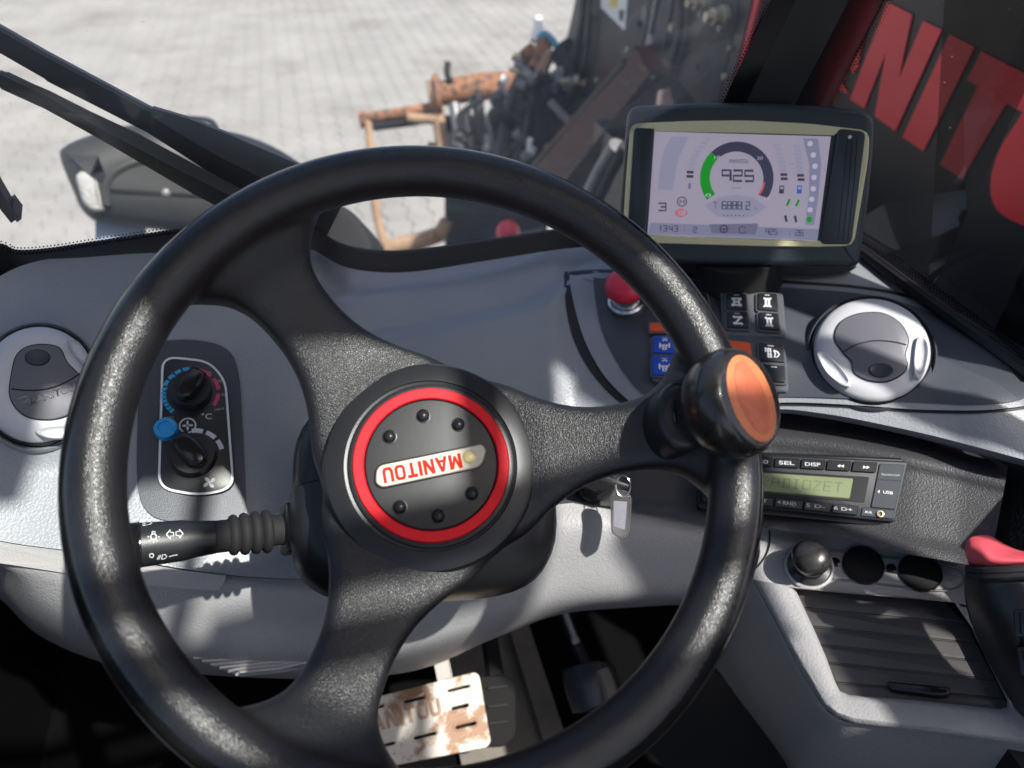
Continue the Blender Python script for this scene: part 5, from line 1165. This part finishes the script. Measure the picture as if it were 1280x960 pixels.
# indicator stalk
S0 = at(345, 663, .525); S1 = at(150, 684, .478); sd = (S1 - S0).normalized(); SL = (S1 - S0).length
stf = Fr(S0, sd, up=WN); 
stk = thing('indicator_stalk', 'black indicator and light stalk left of the steering column', 'stalk', stf.M)
def seg(prof, n=28, fl=.82): return lathe(prof, n, 1.0, fl)
mk('bellows', seg([(.0105, -.012), (.0105, .003), (.0142, .0045), (.0150, .0065), (.0142, .0085), (.0112, .0100), (.0140, .0118), (.0147, .0138), (.0140, .0158), (.0112, .0172), (.0137, .0190), (.0144, .0210), (.0136, .0230), (.0110, .0245), (.0132, .0262), (.0138, .0280), (.0131, .0300), (.0108, .0315), (.0108, .040)], 32, .95), 'black_matte', stk, 50)
mk('arm', seg([(.0095, .034), (.0110, .040), (.0120, .052), (.0133, SL * .62), (.0142, SL * .88)]), 'black_plastic', stk, 50)
mk('end_grip', seg([(.0142, SL * .88), (.0150, SL * .885)] + [(r, SL * (.89 + .012 * k + d)) for k in range(9) for r, d in ((.0150, .001), (.0144, .006))] + [(.0140, SL * 1.02), (.010, SL * 1.06), (0, SL * 1.065)]), 'black_gloss', stk, 30)
mk('socket', boxg(0, 0, -.014, .034, .030, .02, .003), 'black_plastic', stk, 40)
smid = at(225, 668, .4835); stp = Fr(smid, -(ray(225, 668) - sd * ray(225, 668).dot(sd)).normalized())
ko = Matrix(stf.I @ stp.M)
icons = thing_none = None
def sline(nm, lines, wd, closed=False):
    k = (stp.uv(235, 668) - stp.uv(225, 668)).length / 10; gs = []
    for l in lines:
        V_, F_ = ribbon(stp.uvs(l), wd * k, 0, closed); V2_ = []
        for v in V_: V2_.append(v)
        gs.append((V2_, F_))
    V_, F_ = join(*gs); W = []
    for v in V_:
        p = stf.I @ (stp.M @ Vector(v)); r = math.hypot(p.x, p.y / .82); rr = interp([(.052, .0120), (SL * .62, .0133), (SL * .88, .0142)], p.z) + .0003
        # lay the print on the round arm
        q = stf.I @ C; d = (p - q).normalized(); a = d.x ** 2 + (d.y / .82) ** 2; b = 2 * (q.x * d.x + q.y * d.y / .6724); c = q.x ** 2 + q.y ** 2 / .6724 - rr * rr
        ds = b * b - 4 * a * c; t = (-b - math.sqrt(ds)) / (2 * a) if ds > 0 else (p - q).length; W.append(q + d * t)
    mk(nm, (W, F_), 'white_print', stk, 0)
sline('arrow_symbol', [[(208, 668), (213, 662), (213, 665.5), (217, 665.5), (217, 670), (213, 670), (213, 673.5), (208, 668)], [(229, 667), (224, 661.5), (224, 664.5), (220, 664.5), (220, 669.5), (224, 669.5), (224, 672.5), (229, 667)]], 1.0)
sline('lamp_symbol', [[(192 + 3.6 * math.cos(R(a)), 671 + 3.8 * math.sin(R(a))) for a in range(0, 361, 30)], [(190.3, 667), (190.3, 664.5), (193.7, 664.5), (193.7, 667)]] + [[(192 + 5.4 * math.cos(R(a)), 671 + 5.6 * math.sin(R(a))), (192 + 7.6 * math.cos(R(a)), 671 + 7.8 * math.sin(R(a)))] for a in (0, 45, 90, 135, 180)], 1.0)
sline('beam_symbol', [[(183, 656), (188, 655), (190.5, 652.5), (188, 650), (183.5, 650.5), (183, 656)], [(177.5, 651), (181.5, 650.8)], [(177.8, 653), (181.7, 652.7)], [(178, 655), (181.9, 654.6)], [(178.2, 657), (182, 656.4)]], .9)
sline('position_symbol', [[(189.5 + 2.6 * math.cos(R(a)), 694.5 + 2.6 * math.sin(R(a))) for a in range(0, 361, 40)]], 1.0)
sline('beam_symbol', [[(202, 699), (206.5, 698), (208.5, 695.5), (206.5, 693.2), (203, 693.6), (202, 699)], [(196.5, 699.5), (199, 694)], [(198.5, 699.2), (201, 693.8)], [(211, 696), (216, 694.5), (222, 693.4)]], .9)
# key with tag
kyf = Fr(at(776, 640, .655), (C - at(776, 640, .655)).normalized())
key = thing('key_tag', 'clear plastic key tag hanging on a split ring below the ignition', 'key', kyf.M)
to = rpoly(kyf.uvs([(768, 612), (784, 613), (790, 622), (787, 668), (777, 675), (764, 666), (763, 622)]), .003, 3)
mk('tag', prism(to, -.0025, .0012, .001, 2), 'key_plastic', key, 30)
mk('tag_rim', ringplate(to, offs(ccw(to), .0016), -.0028, .0016, 48), 'key_plastic', key, 30)
mk('paper_insert', prism(rpoly(kyf.uvs([(767, 626), (784, 627), (781, 662), (767, 658)]), .001, 2), .0013, .0016), 'paper', key, 0)
cc = kyf.uv(779, 608); mk('split_ring', tube([(cc.x + .0062 * math.cos(R(a)), cc.y + .009 * math.sin(R(a)), .002 * math.sin(R(a * 2))) for a in range(0, 361, 15)], .0006, 6), 'chrome', key)
mk('key_head', prism(rpoly(kyf.uvs([(748, 590), (764, 597), (788, 606), (784, 611), (766, 606), (746, 600)]), .002, 3), -.004, .0, .001, 2), 'black_plastic', key, 30)
igf = Fr(at(742, 604, rsD(742, 604)), (C - at(742, 604, .66)).normalized())
mk('ignition_lock', xf(kyf.I @ igf.M, lathe([(.019, -.01), (.019, .008), (.016, .012), (.012, .012), (.011, .02), (0, .02)], 30)), 'black_gloss', key, 40)

# ================================================================== SIDE CONSOLE
con = thing('side_console', 'light grey side console with sockets and roller shutter right of the driver', 'console', at(1100, 800, .62))
cD = TPS([(930, 655, .690), (1040, 669, .672), (1130, 691, .652), (1215, 706, .632), (1300, 730, .61), (950, 720, .668), (1000, 737, .655), (1100, 742, .637), (1200, 752, .617), (1045, 868, .588), (1258, 888, .553), (1020, 800, .62), (1230, 820, .583), (1035, 892, .580), (1300, 935, .540), (1300, 830, .575)], .002)
ct = [[(945, 657), (990, 663), (1040, 669), (1085, 680), (1130, 691), (1175, 699), (1215, 706), (1222, 709)],
      [(950, 690), (990, 695), (1040, 700), (1085, 706), (1130, 714), (1175, 722), (1208, 728), (1216, 731)],
      [(940, 724), (994, 734), (1040, 738), (1085, 742), (1130, 746), (1175, 751), (1206, 756), (1213, 760)]]
mk('socket_strip', loft([[at(x, y, cD(x, y)) for x, y in r] for r in ct], 6, 6), 'light_grey', con, 60, world=True)
fo = [(940, 724), (968, 776), (996, 828), (1016, 862), (1030, 884), (1046, 897), (1070, 905), (1120, 911), (1180, 918), (1240, 926), (1300, 934), (1300, 905), (1262, 845), (1240, 808), (1213, 760), (1175, 751), (1085, 742), (994, 734)]
fi = [(994, 736), (1006, 762), (1020, 792), (1032, 820), (1044, 852), (1050, 864), (1062, 869), (1100, 872), (1150, 876), (1200, 881), (1250, 886), (1258, 884), (1259, 876), (1240, 838), (1220, 797), (1198, 754), (1150, 749), (1085, 744)]
n = len(fo); V = []; Fc = []
for t, h in ((0, -.002), (.08, .003), (.2, .005), (.8, .005), (.93, .003), (1, -.004), (1, -.014)):
    for k in range(n):
        p = Vector(fo[k]).lerp(Vector(fi[k]), t); V.append(at(p.x, p.y, cD(p.x, p.y) - h))
for r in range(6):
    for k in range(n): Fc.append((r * n + k, r * n + (k + 1) % n, (r + 1) * n + (k + 1) % n, (r + 1) * n + k))
mk('shutter_frame', (V, Fc), 'light_grey', con, 50, world=True)
sk = [[(940, 724, .669), (968, 776, .641), (996, 828, .614), (1016, 862, .598), (1030, 884, .589), (1046, 897, .582), (1070, 905, .576), (1120, 911, .567), (1180, 918, .558), (1300, 934, .541)],
      [(934, 728, .676), (960, 782, .650), (986, 834, .624), (1006, 870, .608), (1020, 893, .600), (1036, 908, .594), (1064, 918, .588), (1118, 925, .579), (1180, 932, .570), (1300, 950, .552)],
      [(900, 765, .74), (915, 812, .72), (945, 870, .70), (965, 905, .685), (985, 935, .675), (1005, 960, .668), (1050, 985, .66), (1110, 1000, .65), (1180, 1010, .64), (1300, 1030, .62)],
      [(890, 840, .80), (905, 850, .78), (930, 882, .76), (955, 915, .745), (980, 950, .735), (1000, 985, .73), (1050, 1020, .72), (1110, 1040, .71), (1180, 1050, .70), (1300, 1060, .68)]]
mk('console_side', loft([[at(*p) for p in r] for r in sk], 6, 5), 'light_grey', con, 50, world=True)
mk('seam_line', tube(cr([at(x, y, cD(x, y) - .0012) for x, y in ((962, 663), (962, 680), (957, 695), (946, 709), (932, 718))], False, 5), .0007, 6), 'rubber', con, world=True)
pill = cr([(986, 706), (990, 692), (1006, 686), (1060, 690), (1110, 697), (1160, 702), (1194, 708), (1208, 718), (1207, 730), (1192, 738), (1160, 738), (1100, 730), (1040, 724), (1000, 722)], True, 5)
cpl = sum(pill, Vector((0, 0))) / len(pill); V = []; m = len(pill)
for s, h in ((1.03, -.001), (1.0, .0022), (.975, .0022), (.94, -.0), (.90, .0012), (.5, .0012), (.1, .0012)): V += [at(q.x, q.y, cD(q.x, q.y) - h) for q in (cpl + (p - cpl) * (s if True else 1) for p in pill)]
mk('socket_recess', (V, [(r * m + i, r * m + (i + 1) % m, (r + 1) * m + (i + 1) % m, (r + 1) * m + i) for r in range(6) for i in range(m)] + [tuple(range(6 * m, 7 * m))]), 'light_grey', con, 50, world=True)
def cfr(px, py, h=.001): return Fr(at(px, py, cD(px, py) - h), dn(px, py, cD, 14))
for px, py in ((1079, 707), (1150, 716)):
    f_ = cfr(px, py); k = mk('power_socket', xf(f_.M, lathe([(.0170, -.001), (.0170, .0008), (.0162, .0026), (.0156, .0026), (.0154, .0), (0, .0)], 40)), 'black_gloss', con, 40, world=True)
    mk('socket_cap', xf(f_.M, lathe([(.0156, .0012), (.0150, .0016), (.011, .0021), (0, .0022)], 32)), 'void', k, 40, world=True)
for px, py in ((1044, 703), (1114, 711)):
    f_ = cfr(px, py, .001); mk('screw', xf(f_.M, lathe([(.0042, 0), (.0040, .0014), (.0026, .0018), (.0020, .0008), (0, .0008)], 20)), 'black_gloss', con, 40, world=True)
f_ = cfr(1011, 708, .002); 
kb = mk('lighter_knob', xf(f_.M, lathe([(.0175, 0), (.0175, .002), (.0130, .004), (.0118, .010), (.0125, .014), (.0150, .018), (.0158, .023), (.0150, .027), (.011, .031), (.005, .0325), (0, .0328)], 36)), 'knob_black', con, 50, world=True)
mk('knob_ring', xf(f_.M, lathe([(.0205, -.001), (.0205, .0015), (.0185, .0025), (.0175, .001)], 36)), 'light_lid', kb, 40, world=True)
# roller shutter, one slat at a time
shf = fr3(at(997, 741, .664), at(1200, 758, .624), at(1045, 868, .594))
sh = thing('roller_shutter', 'dark brown slatted roller shutter closing the console box', 'shutter', shf.M)
lb = [(992, 732), (1003, 760), (1013, 783), (1023, 806), (1034, 828), (1045, 853), (1054, 874)]; rbx = [(1196, 748), (1209, 781), (1220, 804), (1232, 827), (1244, 850), (1256, 874), (1264, 892)]
for k in range(6):
    a, b, c, d = Vector(lb[k]), Vector(rbx[k]), Vector(rbx[k + 1]), Vector(lb[k + 1])
    q = [a.lerp(d, .07), b.lerp(c, .07), b.lerp(c, .955), a.lerp(d, .955)]
    s_ = mk('slat', prism(rpoly(shf.uvs([tuple(p) for p in q]), .0008, 2), -.004, .0006, .0008, 2), 'slat', sh, 30)
    if k < 5: mk('slat_lip', prism(rpoly(shf.uvs([tuple(a.lerp(d, .975)), tuple(b.lerp(c, .975)), tuple(b.lerp(c, 1.035)), tuple(a.lerp(d, 1.035))]), .0004, 2), -.004, .0003, .0004, 1), 'slat', sh, 30)
mk('shutter_backing', prism(shf.uvs([(990, 730), (1198, 746), (1266, 894), (1052, 876)]), -.007, -.004), 'void', sh, 0)
mk('pull_handle', prism(rpoly(shf.uvs([(1108, 855), (1187, 863), (1186, 873), (1172, 874), (1112, 866)]), .002, 4), -.001, .006, .002, 3), 'black_gloss', sh, 40)

# ================================================================== JOYSTICK
JM = Matrix.Translation(at(1270, 780, .53)); joy = thing('joystick', 'black joystick with pink-red top at the right edge of the picture', 'joystick', JM)
jb = [[(1211, 708, .545), (1240, 712, .53), (1290, 716, .52), (1350, 722, .525)], [(1208, 730, .545), (1240, 736, .527), (1290, 742, .515), (1350, 750, .52)], [(1214, 770, .545), (1245, 775, .525), (1290, 785, .512), (1350, 800, .515)], [(1240, 830, .545), (1262, 832, .53), (1300, 845, .515), (1350, 860, .515)], [(1275, 890, .55), (1290, 892, .535), (1320, 905, .52), (1360, 920, .52)], [(1300, 930, .56), (1320, 935, .55), (1340, 950, .54), (1380, 960, .54)]]
solid(mk('body', loft([[at(*p) for p in r] for r in jb], 6, 5), 'black_plastic', joy, 50, world=True), .004, 0)
rc = [[(1207, 678, .548), (1212, 672, .550), (1222, 669, .553), (1238, 670, .552), (1256, 680, .545), (1275, 688, .535), (1300, 690, .525), (1340, 690, .52)],
      [(1206, 686, .540), (1214, 682, .536), (1228, 684, .530), (1242, 690, .526), (1258, 694, .522), (1278, 696, .518), (1300, 697, .514), (1340, 698, .51)],
      [(1208, 696, .539), (1218, 697, .532), (1232, 700, .524), (1246, 702, .520), (1262, 702, .517), (1280, 702, .514), (1300, 702, .511), (1340, 704, .508)],
      [(1211, 706, .544), (1220, 708, .538), (1234, 709, .530), (1248, 709, .525), (1264, 708, .521), (1282, 707, .518), (1300, 707, .515), (1340, 709, .512)]]
solid(mk('red_top', loft([[at(*p) for p in r] for r in rc], 5, 6), 'red_rubber', joy, 60, world=True), .006)
for k in range(2): mk('boot_ring', tube([at(x, y + k * 7, D) for x, y, D in ((1210, 711, .541), (1232, 714, .528), (1258, 713, .519), (1290, 711, .512), (1340, 713, .508))], .0032, 8), 'black_matte', joy, world=True)
jf = Fr(at(1275, 790, .512), (C - at(1275, 790, .512)).normalized())
for a, b, c, d in (((1267, 762), (1295, 760), (1296, 796), (1268, 796)), ((1271, 809), (1297, 807), (1302, 842), (1276, 845))):
    bt = mk('button', xf(jf.M, prism(rpoly(jf.uvs([a, b, c, d]), .0015, 3), -.006, .0035, .001, 2)), 'switch_black', joy, 30, world=True)
    for s_ in (.3, .55, .8):
        p0 = Vector(a).lerp(Vector(b), s_); p1 = Vector(d).lerp(Vector(c), s_); mk('button_rib', xf(jf.M, tube([(*jf.uv(*p0.lerp(p1, .12)), .0035), (*jf.uv(*p0.lerp(p1, .88)), .0035)], .0007, 6)), 'black_gloss', bt, world=True)
mk('stem', tube([at(1330, 930, .55), mw(.52, .2, -.95)], .04, 12), 'black_matte', joy, world=True)

# ================================================================== PEDALS AND FLOOR
pf = fr3(at(470, 880, .87), at(600, 845, .90), at(610, 930, .86))
ped = thing('brake_pedal', 'cream painted slotted brake pedal worn down to rust', 'pedal', pf.M)
po_ = rpoly(pf.uvs([(428, 884), (597, 841), (613, 932), (440, 966)]), .008, 5)
slots = [(573, 861, 15, 3.0), (575, 884, 12, 3.4), (582, 907, 14, 3.2), (518, 875, 14, 3.0), (531, 920, 15, 3.2), (480, 932, 15, 3.2), (470, 885, 12, 3.0)]
hl = []
for x, y, a, b in slots:
    c = pf.uv(x, y); e = pf.uv(x + a, y - a * .24) - c; k = e.length; rt_ = math.atan2(e.y, e.x); w_ = b * k / a
    hl.append([V2(c.x + p.x * math.cos(rt_) - p.y * math.sin(rt_), c.y + p.x * math.sin(rt_) + p.y * math.cos(rt_)) for p in rrect(2 * k, 2 * w_, w_ * .98, 4)])
mk('pad', plate_holes(ccw(po_), hl, .004, .0012), 'pedal', ped, 30)
for h in hl[:6]: mk('slot_lip', ringplate(offs(ccw(h), -.0022), ccw(h), .0, .0040, 28, .0006), 'pedal', ped, 30)
block_letters('MANITOU', pf, (446, 921), (553, 894), 21, .002, .0052, 'pedal_letter', 'pedal', ped, 'raised_letter')
mk('pedal_arm', bar((557, 852), (549, 812), .0165, .010, .90, .935), 'pedal_arm', ped, 20, world=True)
mk('pedal_lever', bar((550, 816), (540, 740), .0165, .010, .94, 1.02), 'pedal_arm', ped, 20, world=True)
mk('pedal_back', prism(pf.uvs([(450, 880), (590, 846), (604, 928), (455, 958)]), -.02, -.012), 'void', ped, 0)
af = fr3(at(600, 850, .95), at(640, 850, .96), at(640, 930, .92))
acc = thing('black_pedal', 'black rubber pedal just right of the rusty brake pedal', 'pedal', af.M)
mk('pad', prism(rpoly(af.uvs([(585, 846), (634, 844), (645, 852), (645, 918), (632, 932), (585, 934)]), .006), -.012, 0, .003, 2), 'void', acc, 30)
for y in (861, 884, 905): mk('grip_rib', prism(rpoly(af.uvs([(608, y - 2), (634, y - 5), (635, y - 1), (609, y + 2)]), .001, 2), 0, .004, .001, 1), 'black_matte', acc, 30)
mk('arm', tube([af.I @ at(620, 850, .97), af.I @ at(612, 800, 1.02), af.I @ at(605, 740, 1.06)], .012, 8), 'black_matte', acc)
gp = thing('accelerator_pedal', 'dark glossy accelerator pedal in the shade right of the brake pedal', 'pedal', at(740, 860, .95))
solid(mk('pad', loft([[at(702, 838, .97), at(722, 830, .96), at(748, 826, .96), at(768, 832, .97)], [at(706, 862, .96), at(726, 856, .945), at(752, 852, .945), at(774, 858, .96)], [at(716, 892, .955), at(734, 890, .94), at(756, 884, .94), at(778, 886, .955)]], 5, 5), 'monitor_case', gp, 50, world=True), .012)
mk('pad_edge', tube([at(752, 838, .955), at(760, 858, .945), at(766, 880, .945)], .010, 10), 'floor_tan', gp, world=True)
mk('arm', tube([at(735, 836, .97), at(718, 800, 1.0), at(703, 764, 1.03)], .008, 8), 'black_plastic', gp, world=True)
lv = thing('clutch_rod', 'thin grey rod in the shade under the lower panel', 'rod', at(710, 780, .98))
mk('rod', tube([at(703, 756, .96), at(711, 778, .955), at(719, 799, .95)], .0036, 8), 'light_grey', lv, world=True)
mk('rod_end', tube([at(718, 797, .95), at(720, 803, .95)], .0055, 8), 'light_grey', lv, world=True)
FZ = -1.02
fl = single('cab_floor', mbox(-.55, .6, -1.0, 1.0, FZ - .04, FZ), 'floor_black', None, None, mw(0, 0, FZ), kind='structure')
pl_ = thing('floor_plate', 'dusty tan metal floor plate beside the pedals', 'floor plate', mw(-.05, .5, FZ))
mk('plate', mbox(.06, .20, .36, .70, FZ + .001, FZ + .012), 'floor_tan', pl_, 20, world=True)
mk('plate_lip', mbox(.17, .20, .38, .68, FZ + .012, FZ + .03), 'floor_tan', pl_, 20, world=True)
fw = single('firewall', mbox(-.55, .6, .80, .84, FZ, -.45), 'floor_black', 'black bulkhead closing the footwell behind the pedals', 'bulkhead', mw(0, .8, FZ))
mk('footwell_cover', loft([[at(868, 822, .80), at(905, 850, .775), at(1000, 960, .73), at(1060, 1040, .70)], [at(850, 860, .84), at(880, 900, .83), at(940, 980, .80), at(1000, 1060, .78)], [at(800, 930, .90), at(830, 960, .89), at(880, 1040, .88), at(920, 1100, .86)]], 5, 4), 'side_dark', con, 50, world=True)
flush_text()
print('TRIS', sum(len(o.data.loop_triangles) or sum(len(p.vertices) - 2 for p in o.data.polygons) for o in bpy.data.objects if o.type == 'MESH' and o.data.users == 1), len(bpy.data.objects))
